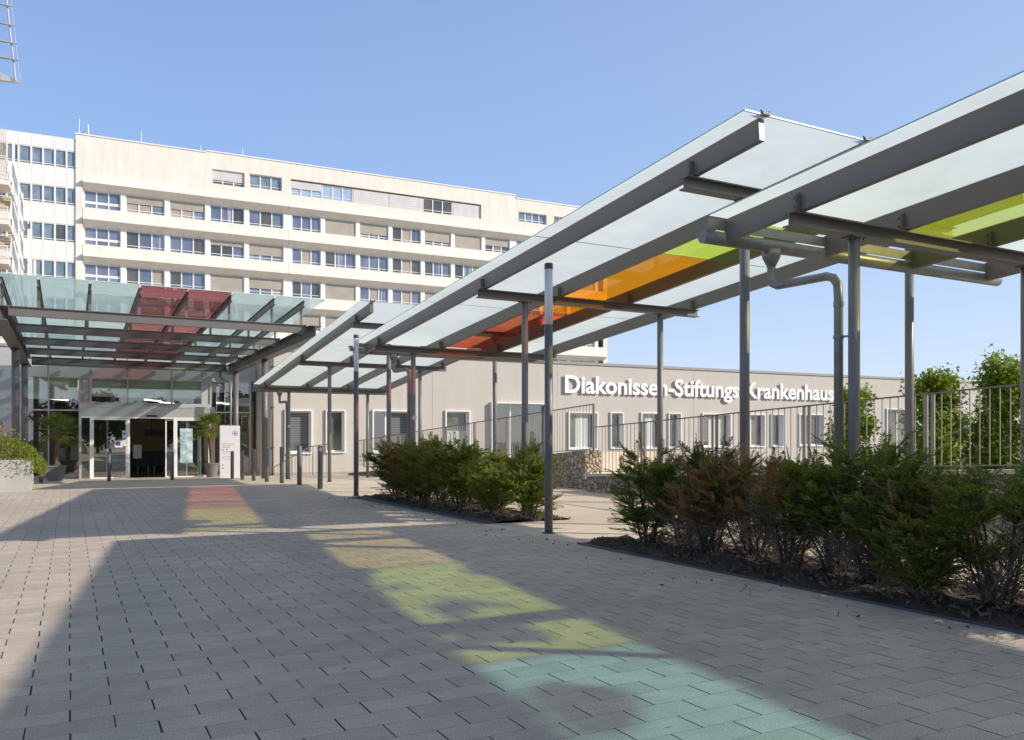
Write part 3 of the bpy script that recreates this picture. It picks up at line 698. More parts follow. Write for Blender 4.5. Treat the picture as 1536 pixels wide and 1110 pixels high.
# fire stairs at the far left
FE = bthing('fire_staircase', 'cream and white open fire staircase with slanting struts at the left edge', 'staircase', -8.2, YT-2.2, -.5)
yf = YT-2.2
for i, (x, zt_) in enumerate([(-7.62, 26.3), (-7.4, 24.6), (-7.0, 22.2), (-6.5, 19.2), (-6.05, 16.6)]):
    mb = MB(); mb.box(x-.09, x+.09, yf-.09, yf+.09, -.5, zt_); part(mb, 'post', 'white', FE)
for z0 in (24.6, 21.3, 18., 14.7):
    x = -8.0; mb = MB()
    mb.bar((-7.6, yf-.2, z0), (-6.5, yf-.2, z0-5.0), .1, .16, up=(0, 1, 0)); mb.bar((-7.6, yf-.2, z0-2.6), (-6.8, yf-.2, z0-5.6), .08, .12, up=(0, 1, 0)); part(mb, 'diagonal_strut', 'white', FE)
for k in range(6):
    z = 22.9-3.3*k; mb = MB(); mb.box(-13, -7.85, yf-1.2, yf+1.6, z-.45, z); mb.box(-13, -7.8, yf-1.25, yf+1.65, z-.003, z+.1)
    lg = part(mb, 'landing', 'cream', FE); mb = MB()
    for zz in (z+.4, z+.7, z+1.05, z+1.9): mb.tube([(-13, yf-1.15, zz), (-7.9, yf-1.15, zz)], .04, 6)
    for q in range(8): mb.tube([(-12.5+q*.65, yf-1.15, z), (-12.5+q*.65, yf-1.15, z+1.05)], .03, 5)
    part(mb, 'railing', 'white', FE)
    mb = MB()
    for q in range(6): mb.box(-12.6, -7.9, yf+1.2-.3*q, yf+1.45-.3*q, z-1.0-.28*q, z-.85-.28*q)
    part(mb, 'step_flight', 'soffit', FE)
mb = MB()
for q in range(9): mb.bar((-8.3-.14*q, yf+.2, 27.6-.1*q), (-8.0-.10*q, yf+.2, 23.2), .05, .09, up=(0, 1, 0))
part(mb, 'sun_louvre', 'soffit', FE)

# ------------------------------------------------------------------ glazed entrance building
YE = 39.0; gE0 = -.46
EB = bthing('entrance_hall', 'glazed hospital entrance hall with open sliding doors under the tinted canopy', 'building', 1.2, YE, gE0)
mb = MB()      # light grey panels, roof
mb.box(-12, -3.45, YE-.02, YE+.3, -.6, 4.95); mb.box(-3.45, 5.86, YE+.0, YE+.3, 3.80, 4.95)
mb.quad((-12, YE, 4.97), (5.9, YE, 4.97), (5.9, YE+20, 4.97), (-12, YE+20, 4.97))
part(mb, 'wall', 'panelgrey', EB)
mb = MB()
for x in (-11, -9.5, -8, -6.5, -5, -2.41, -.86, .55, 2.30, 3.54, 4.8): mb.box(x-.008, x+.008, YE-.026, YE-.018 if x < -4 else YE+.003, 3.82 if x > -4 else -.5, 4.93)
for z in (1.0, 2.4): mb.box(-12, -3.46, YE-.026, YE-.019, z-.008, z+.008)
part(mb, 'panel_joint', 'coping', EB)
mb = MB(); mb.box(-12.1, 5.87, YE-.08, YE+.4, 4.955, 5.05); part(mb, 'roof_edge', 'coping', EB)
def pane_(a, b, c, d, y=YE+.06, mat='clear', nm='glass_pane', par=None):
    g = MB(); g.quad((a, y, c), (b, y, c), (b, y, d), (a, y, d)); return part(g, nm, mat, par or EB, EB)
mb = MB()      # mullions
for x, w_, zt_ in ((-3.40, .09, 3.8), (-2.41, .05, 3.8), (-1.27, .08, 3.8), (-.86, .07, 3.8), (3.90, .08, 3.8), (5.60, .08, 3.8)): mb.box(x-w_/2, x+w_/2, YE-.03, YE+.12, gE0, zt_)
for x in (.55, 2.30, 3.54): mb.box(x-.03, x+.03, YE-.03, YE+.12, 2.73, 3.8)
mb.box(-3.36, -1.31, YE-.027, YE+.10, 2.37, 2.43); mb.box(3.94, 5.56, YE-.027, YE+.10, 2.37, 2.43)
mb.box(-3.36, 5.56, YE-.04, YE+.13, 3.76, 3.83)
mb.box(-3.36, -1.31, YE-.027, YE+.1, gE0, gE0+.07); mb.box(3.94, 5.56, YE-.027, YE+.1, gE0, gE0+.07)
part(mb, 'mullion_frame', 'alu', EB)
mb = MB(); mb.box(-1.23, 3.86, YE-.05, YE+.25, 2.53, 2.76); mb.box(-1.23, -.9, YE+.02, YE+.2, 2.76, 3.76); mb.box(3.57, 3.86, YE+.02, YE+.2, 2.76, 3.76); part(mb, 'lintel_panel', 'panelgrey', EB)
mb = MB(); mb.box(-1.25, 3.95, YE-1.3, YE-.05, 2.50, 2.58); mb.box(-1.25, -1.17, YE-1.3, YE-.05, gE0, 2.50); mb.box(3.87, 3.95, YE-1.3, YE-.05, gE0, 2.50); part(mb, 'portal_frame', 'alu', EB)
pane_(-3.36, -2.43, gE0, 3.76); pane_(-2.39, -1.31, gE0, 3.76); pane_(3.94, 5.56, gE0, 3.76)
for a, b in ((-.83, .52), (.58, 2.27), (2.33, 3.51)): pane_(a, b, 2.76, 3.76)
# door front stands 1.25 m forward
yd = YE-1.28
mb = MB()
mb.box(-1.17, 3.87, yd, yd+.08, 2.12, 2.50); part(mb, 'transom_panel', 'alu', EB)
mb = MB()
for x in (-.82, .56, 2.34, 3.78): mb.box(x-.045, x+.045, yd-.01, yd+.08, gE0, 2.12)
mb.box(-1.17, 3.87, yd-.003, yd+.07, 2.06, 2.12-.003); part(mb, 'door_post', 'frame', EB)
pane_(-1.17, -.87, gE0, 2.06, yd+.04, 'doorglass')
def leaf(a, b, y, lab):
    f = MB(); f.box(a, a+.05, y, y+.04, gE0+.01, 2.05); f.box(b-.05, b, y, y+.04, gE0+.01, 2.05); f.box(a+.05, b-.05, y, y+.04, gE0+.01, gE0+.09); f.box(a+.05, b-.05, y, y+.04, 1.98, 2.05)
    d_ = part(f, 'sliding_door', 'frame', EB, label=lab); pane_(a+.05, b-.05, gE0+.09, 1.98, y+.02, 'doorglass', 'pane', d_); return d_
leaf(-.77, .51, yd+.01, 'left fixed glass leaf'); leaf(2.39, 3.73, yd+.01, 'right fixed glass leaf with poster'); leaf(1.98, 2.85, yd+.12, 'sliding glass leaf pushed open to the right'); leaf(-.25, .62, yd+.12, 'sliding glass leaf pushed open to the left')
mb = MB(); mb.box(1.25, 1.65, yd-.06, yd-.002, 2.13, 2.2); mb.box(.95, 1.25, yd+.09, yd+.14, 1.9, 1.98); part(mb, 'door_sensor', 'indark', EB)
mb = MB(); mb.box(.05, .35, yd-.004, yd-.001, .85, 1.15); mb.box(.33, .48, yd-.004, yd-.001, .9, 1.55); st_ = part(mb, 'door_sticker', 'totem', EB)
mb = MB(); mb.box(.10, .26, yd-.007, yd-.005, .93, 1.08); mb.tube([(.405, yd-.005, 1.2), (.405, yd-.008, 1.2)], .05, 12); mb.tube([(.405, yd-.005, 1.42), (.405, yd-.008, 1.42)], .05, 12); part(mb, 'pictogram', 'blue', st_, EB)
mb = MB(); mb.box(2.55, 3.05, yd-.004, yd-.001, .2, 1.65); po_ = part(mb, 'door_poster', simple('poster_print', (.42, .56, .60), .4, var=.55, scale=4.), EB)
mb = MB(); mb.box(3.25, 3.40, yd+.1, yd+.25, gE0, 1.35); part(mb, 'hand_dispenser', 'frame', EB)
# shades and interior
mb = MB(); mb.box(-3.3, -1.35, YE+.14, YE+.16, 2.85, 3.74); mb.box(-.8, 3.5, YE+.14, YE+.16, 3.0, 3.74); part(mb, 'roller_shade', 'shade', EB)
mb = MB(); mb.quad((-12, YE+.3, gE0+.002), (9, YE+.3, gE0+.002), (9, YE+14, gE0+.002), (-12, YE+14, gE0+.002)); mb.quad((-1.2, yd, gE0+.006), (3.9, yd, gE0+.006), (3.9, YE+.3, gE0+.006), (-1.2, YE+.3, gE0+.006)); part(mb, 'floor', 'infloor', EB)
mb = MB(); mb.quad((-12, YE+11, gE0), (9, YE+11, gE0), (9, YE+11, 3.9), (-12, YE+11, 3.9)); mb.quad((5.8, YE+.3, gE0), (5.8, YE+11, gE0), (5.8, YE+11, 3.9), (5.8, YE+.3, 3.9)); mb.quad((-11, YE+.3, gE0), (-11, YE+11, gE0), (-11, YE+11, 3.9), (-11, YE+.3, 3.9)); part(mb, 'interior_wall', 'inwall', EB)
mb = MB(); mb.quad((-12, YE+.3, 3.0), (9, YE+.3, 3.0), (9, YE+11, 3.0), (-12, YE+11, 3.0)); part(mb, 'ceiling', 'inceil', EB)
for x, y in ((1.6, 1.2), (2.3, 3.5), (-2.2, 2.), (-1., 5.), (4.8, 3.), (2.2, 7.)):
    mb = MB(); mb.bar((x-.35, YE+y-.5, 2.94), (x+.35, YE+y+.9, 2.94), .09, .05); part(mb, 'strip_light', 'strip', EB)
T = bthing('reception_counter', 'dark reception counter inside the entrance hall, seen through the open door', 'counter', 1.6, YE+7, gE0)
mb = MB(); mb.box(.2, 3.6, YE+6.6, YE+7.4, gE0, .55); part(mb, 'body', 'indark', T)
mb = MB(); mb.box(.1, 3.7, YE+6.5, YE+7.5, .55, .60); part(mb, 'worktop', 'cap', T)
T = bthing('hanging_display', 'black display panel hanging inside the entrance hall', 'display', 2.1, YE+6, 1.9)
mb = MB(); mb.box(1.4, 2.8, YE+5.9, YE+6.1, 1.35, 1.7); part(mb, 'panel', 'indark', T); 
for x in (1.7, 2.5):
    mb = MB(); mb.box(x, x+.04, YE+5.98, YE+6.02, 1.7, 3.0); part(mb, 'hanger', 'cap', T)
T = bthing('poster_stand', 'white poster on a stand just inside the open doorway', 'poster stand', 1.0, YE+1.0, gE0)
mb = MB(); mb.box(.78, 1.12, YE+1., YE+1.02, .35, .95); part(mb, 'poster', 'totem', T); mb = MB(); mb.tube([(.95, YE+1.03, gE0), (.95, YE+1.03, .8)], .02, 8); mb.box(.75, 1.15, YE+.85, YE+1.2, gE0, gE0+.03); part(mb, 'stand', 'cap', T)
for k, x in enumerate((1.25, 1.95)):
    T = bthing('waiting_chair', 'dark chair inside the hall, %s one' % ('left' if k == 0 else 'right'), 'chair', x, YE+3.5, gE0)
    mb = MB(); mb.box(x-.25, x+.25, YE+3.2, YE+3.7, gE0+.4, gE0+.46); part(mb, 'seat', 'indark', T)
    mb = MB(); mb.box(x-.25, x+.25, YE+3.68, YE+3.73, gE0+.46, gE0+.95); part(mb, 'backrest', 'indark', T)
    for a in (-.22, .22):
        for b in (3.23, 3.67):
            mb = MB(); mb.tube([(x+a, YE+b, gE0), (x+a, YE+b, gE0+.4)], .015, 6); part(mb, 'leg', 'alu', T)
# grey return and drainpipe at the corner
T = bthing('wall_downpipe', 'dark grey vertical drainpipe at left corner of the grey wing', 'downpipe', 5.80, YG-.1, -.5)

mb = MB(); mb.tube([(6.35, YG-.10, -.5), (6.35, YG-.10, 5.0)], .05, 12); part(mb, 'pipe', 'steel', T, smooth=True)
for z in (.8, 2.6, 4.4):
    mb = MB(); mb.box(6.28, 6.42, YG-.16, YG-.002, z, z+.04); part(mb, 'pipe_clip', 'cap', T)

# ------------------------------------------------------------------ entrance canopy
EC = thing('entrance_canopy', 'wide steel entrance canopy with tinted mint and plum glass panes', 'canopy', (2.4, 31, gz(31)))
gx0, gx1 = -1.52, 6.22
for x in (gx0, gx1):
    mb = MB(); mb.ibeam((x, 23.55, 4.25), (x, 38.3, 4.25), .34, .36, .02, .02); part(mb, 'girder', 'steel_dark', EC)
    for y in (30.6, 36.5):
        mb = MB(); mb.tube([(x, y, gz(y)-.02), (x, y, 4.06)], .115, 20); p = part(mb, 'column', 'steel_dark', EC)
        for po in p.data.polygons: po.use_smooth = len(po.vertices) == 4
for y in (23.95, 27.4, 30.9, 34.3, 37.9):
    mb = MB(); mb.ibeam((gx0+.18, y, 4.35), (gx1-.18, y, 4.35), .12, .24, .016, .012)
    for x in (gx0+.19, gx1-.19): mb.box(x-.008, x+.008, y-.10, y+.10, 4.22, 4.48)
    part(mb, 'crossbeam', 'steel_dark', EC)
RX = [-1.48, -.69, .456, 1.62, 2.79, 3.9, 5.06, 5.9]
zr = lambda y: 5.12 - .036*(y-23.75)                           # rib top
for x in RX:
    mb = MB(); mb.ibeam((x, 23.6, zr(23.6)-.09), (x, 38.4, zr(38.4)-.09), .07, .18, .012, .01); part(mb, 'rib', 'steel_dark', EC)
    for y in (23.95, 27.4, 30.9, 34.3, 37.9):
        mb = MB(); mb.box(x-.035, x+.035, y-.006, y+.006, 4.47, zr(y)-.18); part(mb, 'strut', 'steel_dark', EC)
ge = [-1.95] + RX[1:-1] + [6.45]
for i in range(len(ge)-1):
    for (ya, yb) in ((23.35, 28.3), (28.32, 33.3), (33.32, 38.6)):
        mb = MB(); a, b = ge[i]+.008, ge[i+1]-.008
        mb.quad((a, ya, zr(ya)+.015), (b, ya, zr(ya)+.015), (b, yb, zr(yb)+.015), (a, yb, zr(yb)+.015), 0)
        mb.quad((a, ya, zr(ya)+.015), (b, ya, zr(ya)+.015), (b, ya, zr(ya)+.035), (a, ya, zr(ya)+.035), 1)
        plum = 2 < i < 5
        part(mb, 'glass_pane', ['plum' if plum else 'mint', 'frost_edge'], EC, label='plum tinted glass pane' if plum else None)
mb = MB(); mb.tube([(2.1, 37.6, 4.22), (2.1, 37.6, 4.14)], .06, 12); mb.tube([(2.1, 37.6, 4.14), (2.1, 37.6, 4.06), (2.1, 37.6, 4.02)], [.1, .1, .05], 12); part(mb, 'ceiling_camera', 'redtext', EC)
mb = MB(); mb.tube([(gx0+.2, 37.4, 4.16), (gx1-.2, 37.4, 4.16)], .07, 12)
mb.tube([(gx1-.5, 37.4, 4.12), (gx1-.5, 37.4, 3.9), (gx1-.35, 37.4, 3.75), (gx1-.13, 37.2, 3.7), (gx1-.13, 37.0, 3.5), (gx1-.13, 37.0, gz(37))], .05, 12); part(mb, 'gutter', 'galv', EC, smooth=True)

# ------------------------------------------------------------------ information totem
tx, ty = 5.45, 33.3; tz = gz(ty)
T = thing('information_totem', 'tall white information totem with blue cross emblem near the entrance', 'sign', (tx, ty, tz))
mb = MB(); mb.box(tx-.37, tx+.37, ty-.06, ty+.06, tz, tz+2.02); part(mb, 'panel', 'totem', T)
yy = ty-.062
ring = MB(); n = 32
for k in range(n):
    a, b = 2*math.pi*k/n, 2*math.pi*(k+.8)/n; cx_, cz_ = tx+.19, tz+1.72
    ring.poly([(cx_+math.cos(t)*r, yy-.002, cz_+math.sin(t)*r) for t, r in ((a, .105), (b, .105), (b, .09), (a, .09))])
ring.box(cx_-.012, cx_+.012, yy-.004, yy-.001, cz_-.075, cz_+.075); ring.box(cx_-.06, cx_+.06, yy-.0045, yy-.0015, cz_-.012, cz_+.012)
part(ring, 'emblem', 'blue', T)
mb = MB(); rr = random.Random(2)
for z in (1.32, 1.26, 1.2, 1.16, 1.02, .96, .82, .76, .70): mb.box(tx-.30, tx-.30+rr.uniform(.3, .45), yy-.003, yy-.001, tz+z, tz+z+.012)
part(mb, 'text_line', 'greytext', T)
mb = MB()
for z, x in ((1.09, -.27), (1.09, -.12), (.5, -.27), (.38, -.27)): mb.tube([(tx+x, yy, tz+z), (tx+x, yy-.003, tz+z)], .035, 12)
part(mb, 'red_symbol', 'redtext', T)

# ------------------------------------------------------------------ gabion walls, ramp, railings
def prism_y(mb, x0, x1, y0, y1, zb0, zt0, zb1, zt1):
    mb.hexa([(x0, y0, zb0), (x1, y0, zb0), (x1, y1, zb1), (x0, y1, zb1), (x0, y0, zt0), (x1, y0, zt0), (x1, y1, zt1), (x0, y1, zt1)])
def rail_line(name, lab, x, y0, z0, y1, z1, hgt, base, pitch=.13, posts=2.1):
    """y0/z0: near end of the handrail"""
    zt = lambda y: z0+(z1-z0)*(y-y0)/(y1-y0)
    T = thing(name, lab, 'railing', (x, (y0+y1)/2, zt((y0+y1)/2)-hgt))
    mb = MB(); mb.bar((x, y0, zt(y0)), (x, y1, zt(y1)), .045, .02); part(mb, 'handrail', 'railing', T)
    mb = MB(); mb.bar((x, y0, zt(y0)-base), (x, y1, zt(y1)-base), .03, .015); part(mb, 'bottom_rail', 'baluster', T)
    y = y0
    while y < y1:
        for q in (0, .10):
            if q and y < y0+.1: continue
            mb = MB(); mb.bar((x, y+q, zt(y+q)-hgt-.05), (x, y+q, zt(y+q)-.008), .028, .05, up=(0, 1, 0)); part(mb, 'post', 'baluster', T)
        y += posts
    n = int((y1-y0)/pitch); bars = [y0+pitch*(k+.5) for k in range(n)]
    rest = MB(); cnt = 0
    for y in bars:
        m_ = MB() if cnt < 100 else rest
        m_.bar((x, y, zt(y)-base), (x, y, zt(y)-.008), .011, .011, up=(0, 1, 0))
        if cnt < 100: part(m_, 'baluster', 'baluster', T)
        cnt += 1
    if rest.v: part(rest, 'baluster', 'baluster', T, stuff=True)
rail_line('ramp_railing', 'long vertical bar railing along the far ramp behind the walkway posts', 10.62, 15.85, 1.966, 33.5, 1.13, 1.06, 1.03)
rail_line('ramp_railing', 'nearer vertical bar railing rising to the right behind the yew hedge', 10.2, .8, 2.02, 15.2, 1.42, 1.02, .98)
T = thing('gabion_wall', 'far gabion wall of beige stones that tapers down towards the entrance', 'gabion wall', (10.6, 24, 0))
mb = MB(); prism_y(mb, 10.42, 10.85, 15.9, 34.2, -.05, .90, gz(34.2)-.05, gz(34.2)+.08); part(mb, 'stone_fill', 'gabion', T)
mb = MB()
for k in range(7):
    z = .0+.15*k
    yb = 15.9+ (1-(z+.05)/.95)*17.5
    if z < .9: mb.bar((10.412, 15.9, z), (10.412, max(16.1, yb), z*.2 if k == 0 else z), .005, .005)
for k in range(110):
    y = 15.9+.16*k; zt_ = .90+(gz(34.2)+.08-.90)*(y-15.9)/18.3; mb.bar((10.412, y, gz(y)), (10.412, y, zt_), .005, .005, up=(0, 1, 0))
part(mb, 'wire_cage', 'wire', T)
T = thing('gabion_wall', 'near gabion wall with a stone coping under the nearer railing', 'gabion wall', (10.2, 8, 0))
mb = MB(); prism_y(mb, 10.05, 10.45, .5, 15.3, -.05, .93, -.05, .33); part(mb, 'stone_fill', 'gabion', T)
mb = MB(); prism_y(mb, 9.99, 10.52, .5, 15.3, .935, .99, .335, .39); part(mb, 'coping', 'stucco', T)
mb = MB()
for k in range(92):
    y = .6+.16*k; zt_ = .93-.6*(y-.5)/14.8; mb.bar((10.042, y, 0), (10.042, y, zt_), .005, .005, up=(0, 1, 0))
for z in (.15, .3, .45, .6, .75):
    yb = min(15.3, .5+(.93-z)/.6*14.8); mb.bar((10.042, .5, z), (10.042, yb, z), .005, .005)
part(mb, 'wire_cage', 'wire', T)
mb = MB(); prism_y(mb, 10.86, 12.6, 15.9, 34.2, -.6, .86, -.6, gz(34.2)+.03); struct(mb, 'ramp', 'path')
mb = MB(); prism_y(mb, 10.53, 12.6, .5, 15.88, -.6, .90, -.6, .30); struct(mb, 'upper_path', 'path')
mb = MB(); mb.quad((12.6, -40, -.1), (90, -40, -.1), (90, 30, -.1), (12.6, 30, -.1)); struct(mb, 'lawn', 'lawn')
# stair railing by the grey wing
T = thing('stair_railing', 'short dark railing sloping down along the grey wing near the entrance', 'railing', (9.6, 35.6, -.5))
pts = [(7.45, 35.7, -.10), (9.2, 35.7, .88), (10.1, 35.7, 1.0)]
mb = MB(); mb.tube(pts, .022, 8); part(mb, 'handrail', 'railing', T)
for k in range(18):
    x = 7.5+.15*k; z = -.10+.56*(x-7.45) if x < 9.2 else .88+.13*(x-9.2)
    mb = MB(); mb.bar((x, 35.7, gz(35.7)-.05), (x, 35.7, z), .012 if k % 6 else .035, .012 if k % 6 else .035, up=(0, 1, 0)); part(mb, 'baluster', 'railing', T)

# ------------------------------------------------------------------ vegetation
def frames(rnd, d):
    d = d.normalized(); r = Vector((rnd.uniform(-1, 1), rnd.uniform(-1, 1), rnd.uniform(-1, 1))); s_ = d.cross(r).normalized(); return d, s_, s_.cross(d)
def twig_template(rnd, n=10, ln=.13, nl=.031, nw=.0085):
    V = []; F = []
    for i in range(n):
        x = ln*(i+.3)/n; l = nl*(1-.35*abs(i/n-.4)); 
        for s_ in (-1, 1):
            b = len(V); t = rnd.uniform(-.25, .35)
            V += [(x, 0, 0), (x+l*.28, s_*l*.5-nw*.0, l*t*.5-nw*.5), (x+l*.55, s_*l, l*t), (x+l*.25+nw, s_*l*.5, l*t*.5+nw*.5)]
            F.append((b, b+1, b+2, b+3))
    b = len(V); V += [(ln*.93, 0, 0), (ln*1.05, nl*.3, 0), (ln*1.2, 0, 0), (ln*1.05, -nl*.3, .004)]; F.append((b, b+1, b+2, b+3))
    b = len(V); w = .0022; V += [(0, -w, 0), (ln, -w*.4, 0), (ln, w*.4, 0), (0, w, .003)]; F.append((b, b+1, b+2, b+3))
    return np.array(V), F
rt = random.Random(4); TW = [twig_template(rt) for _ in range(4)]
def yew(seed, h, rad, bare, dens=1., droop=.0, bareN=12):
    rnd = random.Random(seed); st = MB(); VV = []; FF = []; cnt = 0
    def twig(p, d, sc):
        nonlocal cnt
        V, F = TW[rnd.randrange(4)]; d, s_, u = frames(rnd, d)
        up = Vector((0, 0, 1)); s2 = d.cross(up); 
        if s2.length > .2 and rnd.random() < .75: s_ = s2.normalized(); u = s_.cross(d)
        A = np.array([d, s_, u]) * sc; W = V @ A + np.array(p); VV.append(W); FF.extend([tuple(cnt+i for i in f) for f in F]); cnt += len(V)
    ns = int(8*max(1, rad/.28))
    for k in range(ns):
        a = rnd.uniform(0, 6.28); q = rnd.uniform(.1, 1)**.6; top = Vector((math.cos(a)*rad*q, math.sin(a)*rad*q*.9, h*rnd.uniform(.72, 1.0)*(1-.22*q)))
        base = Vector((math.cos(a)*.07*q, math.sin(a)*.07*q, -.02)); mid = base.lerp(top, .45) + Vector((math.cos(a), math.sin(a), 0))*rad*.18*rnd.uniform(-.5, 1)
        n = 9; pts = []
        for i in range(n+1):
            t = i/n; p = base*(1-t)**2 + mid*2*t*(1-t) + top*t*t; p += Vector((rnd.uniform(-1, 1), rnd.uniform(-1, 1), 0))*.012*(1 if 0 < i else 0); pts.append(p)
        st.tube(pts, [.013*(1-.8*i/n)*rnd.uniform(.8, 1.2) for i in range(n+1)], 5, cap=False)
        for j in range(int(23*dens)):
            t = rnd.uniform(bare, 1)**.85; i = min(n-1, int(t*n)); p = pts[i].lerp(pts[i+1], t*n-i)
            aa = a + rnd.gauss(0, 1.1); l = rnd.uniform(.10, .30)*(1.05-.55*t)
            d = Vector((math.cos(aa), math.sin(aa), rnd.uniform(-.2, .6)+.25*t))
            d.normalize(); m = 5; q0 = p; bp = [p]
            for s_ in range(m):
                d = (d + Vector((0, 0, rnd.uniform(-.10, .16))) + Vector((rnd.gauss(0, .08), rnd.gauss(0, .08), 0))).normalized(); q0 = q0 + d*l/m; bp.append(q0)
                for e in (-1, 1):
                    if rnd.random() < .8:
                        sd = d.cross(Vector((0, 0, 1))).normalized()*e; twig(q0, (d*.75+sd*.65+Vector((0, 0, rnd.uniform(-.2, .35)))), rnd.uniform(.45, .95)*(1-.07*s_))
            twig(q0, d, rnd.uniform(.7, 1.1))
            st.tube([bp[0], bp[2], bp[-1]], [.0035, .003, .0015], 3, cap=False)
        twig(pts[-1], (pts[-1]-pts[-2]), 1.2)
    dry = MB()
    for k in range(bareN):     # bare, dry side twigs low down
        a = rnd.uniform(0, 6.28); p = Vector((rnd.uniform(-.08, .08), rnd.uniform(-.08, .08), rnd.uniform(0, h*bare*.9))); d = Vector((math.cos(a), math.sin(a), rnd.uniform(.2, 1.6))).normalized()
        l = rnd.uniform(.15, .45)*max(.6, rad/.3); pts = [p]
        for i in range(4): d = (d+Vector((rnd.gauss(0, .15), rnd.gauss(0, .15), rnd.gauss(.05, .15)))).normalized(); pts.append(pts[-1]+d*l/4)
        dry.tube(pts, [.0035, .003, .0025, .002, .001], 3, cap=False)
        for i in (1, 2, 3):
            for e in range(2):
                dd = (d+Vector((rnd.gauss(0, .6), rnd.gauss(0, .6), rnd.gauss(0, .5)))).normalized(); dry.tube([pts[i], pts[i]+dd*l*.35], [.002, .0008], 3, cap=False)
    fo = MB(); V = np.concatenate(VV); fo.v = V.tolist(); fo.f = FF; fo.mi = [0]*len(FF)
    return st, fo, dry
ym = []
for i, (h, rad, bare, dens, bn) in enumerate([(1.0, .26, .10, 1.0, 25), (1.0, .34, .30, .70, 130), (1.0, .36, .42, .65, 150), (1.0, .44, .12, 1.1, 20), (1.0, .30, .32, .62, 140), (1.0, .34, .18, .9, 60)]):
    st, fo, dry = yew(20+i, h, rad, bare, dens, bareN=bn)
    ym.append([b.build('tmp', m_, None, (0, 0, 0)) for b, m_ in ((st, 'twig'), (fo, 'yew'), (dry, 'drytwig'))])
for t in ym:
    for o in t: C.objects.unlink(o)
def place_yew(kind, x, y, h, rot, label, fol='yew', wide=1.):
    T = thing('yew_shrub', label, 'shrub', (x, y, .02), group='yew shrubs of the low hedge')
    st, fo, dry = ym[kind]
    for o, nm in ((st, 'stem'), (fo, 'foliage'), (dry, 'dry_twig')):
        me = o.data
        if nm == 'foliage' and fol != 'yew':
            me = me.copy(); me.materials.clear(); me.materials.append(M[fol])
        c = bpy.data.objects.new(nm, me); C.objects.link(c); c.parent = T
        if nm == 'dry_twig': c['kind'] = 'stuff'
        elif nm == 'foliage' and fol == 'yewb': c['label'] = 'partly browned foliage'
    T.rotation_euler = (0, 0, rot); T.scale = (h*wide*.9, h*wide*.9, h)
# far group (left in the photo), from its right end to its left end
far_ = [(0, 10.05, 1.15, 'yewl', 'narrow bright green yew at the right end of the far shrub group', 1.15, 5.62),
        (3, 10.75, .78, 'yewl', 'low yellowish green yew beside the narrow one in the far group', 1.15, 5.5),
        (5, 11.45, 1.0, 'yewl', 'light olive yew in the right half of the far shrub group', 1.3, 5.7),
        (3, 12.15, 1.2, 'yewl', 'bushy olive yew with upright tips in the far shrub group', 1.1, 5.6),
        (5, 12.9, 1.26, 'yewl', 'tallest olive yew at the middle of the far shrub group', 1.3, 5.65),
        (3, 13.6, 1.15, 'yewl', 'full olive yew just left of the tallest one in the far group', 1.1, 5.55),
        (3, 14.35, 1.2, 'yewb', 'brown tinged bushy yew in the left half of the far group', 1.15, 5.6),
        (3, 15.2, 1.18, 'yew', 'broad dark yew at the left end of the far group by the light column', 1.15, 5.6)]
near_ = [(0, 7.1, 1.12, 'yew', 'narrow dark yew at the left end of the near hedge by the light column', 1.2, 5.45),
         (4, 6.65, 1.12, 'yewb', 'thin yew with curled tips and bare stems, second in the near hedge', 1.1, 5.6),
         (1, 6.2, 1.14, 'yewb', 'reddish brown topped yew in the left part of the near hedge', 1.1, 5.5),
         (2, 5.7, 1.14, 'yewb', 'brown yew with bare lower stems in front of a canopy post', 1.1, 5.6),
         (4, 5.2, 1.06, 'yewb', 'sparse yew with grey dead twigs in the near hedge', 1.2, 5.5),
         (2, 4.75, 1.16, 'yew', 'dense dark topped yew in front of the downpipe', 1.15, 5.6),
         (1, 4.35, 1.20, 'yew', 'broad dark topped yew with bare stems beside the downpipe shrub', 1.15, 5.5),
         (2, 3.95, 1.06, 'yewb', 'half bare yew with dead grey twigs right of the downpipe', 1.1, 5.6),
         (5, 3.66, .64, 'yew', 'low green yew crouching at the front edge of the near hedge', 1.3, 5.12),
         (4, 3.28, 1.08, 'yew', 'many stemmed yew with open trunk base near the right edge', 1.15, 5.4),
         (3, 2.72, 1.25, 'yew', 'full bright tipped yew at the right edge of the photo', 1., 5.45)]
for i, (k, y, h, f_, lab, w, x) in enumerate(far_ + near_):
    place_yew(k, x, y, h, i*1.7, lab, f_, w)

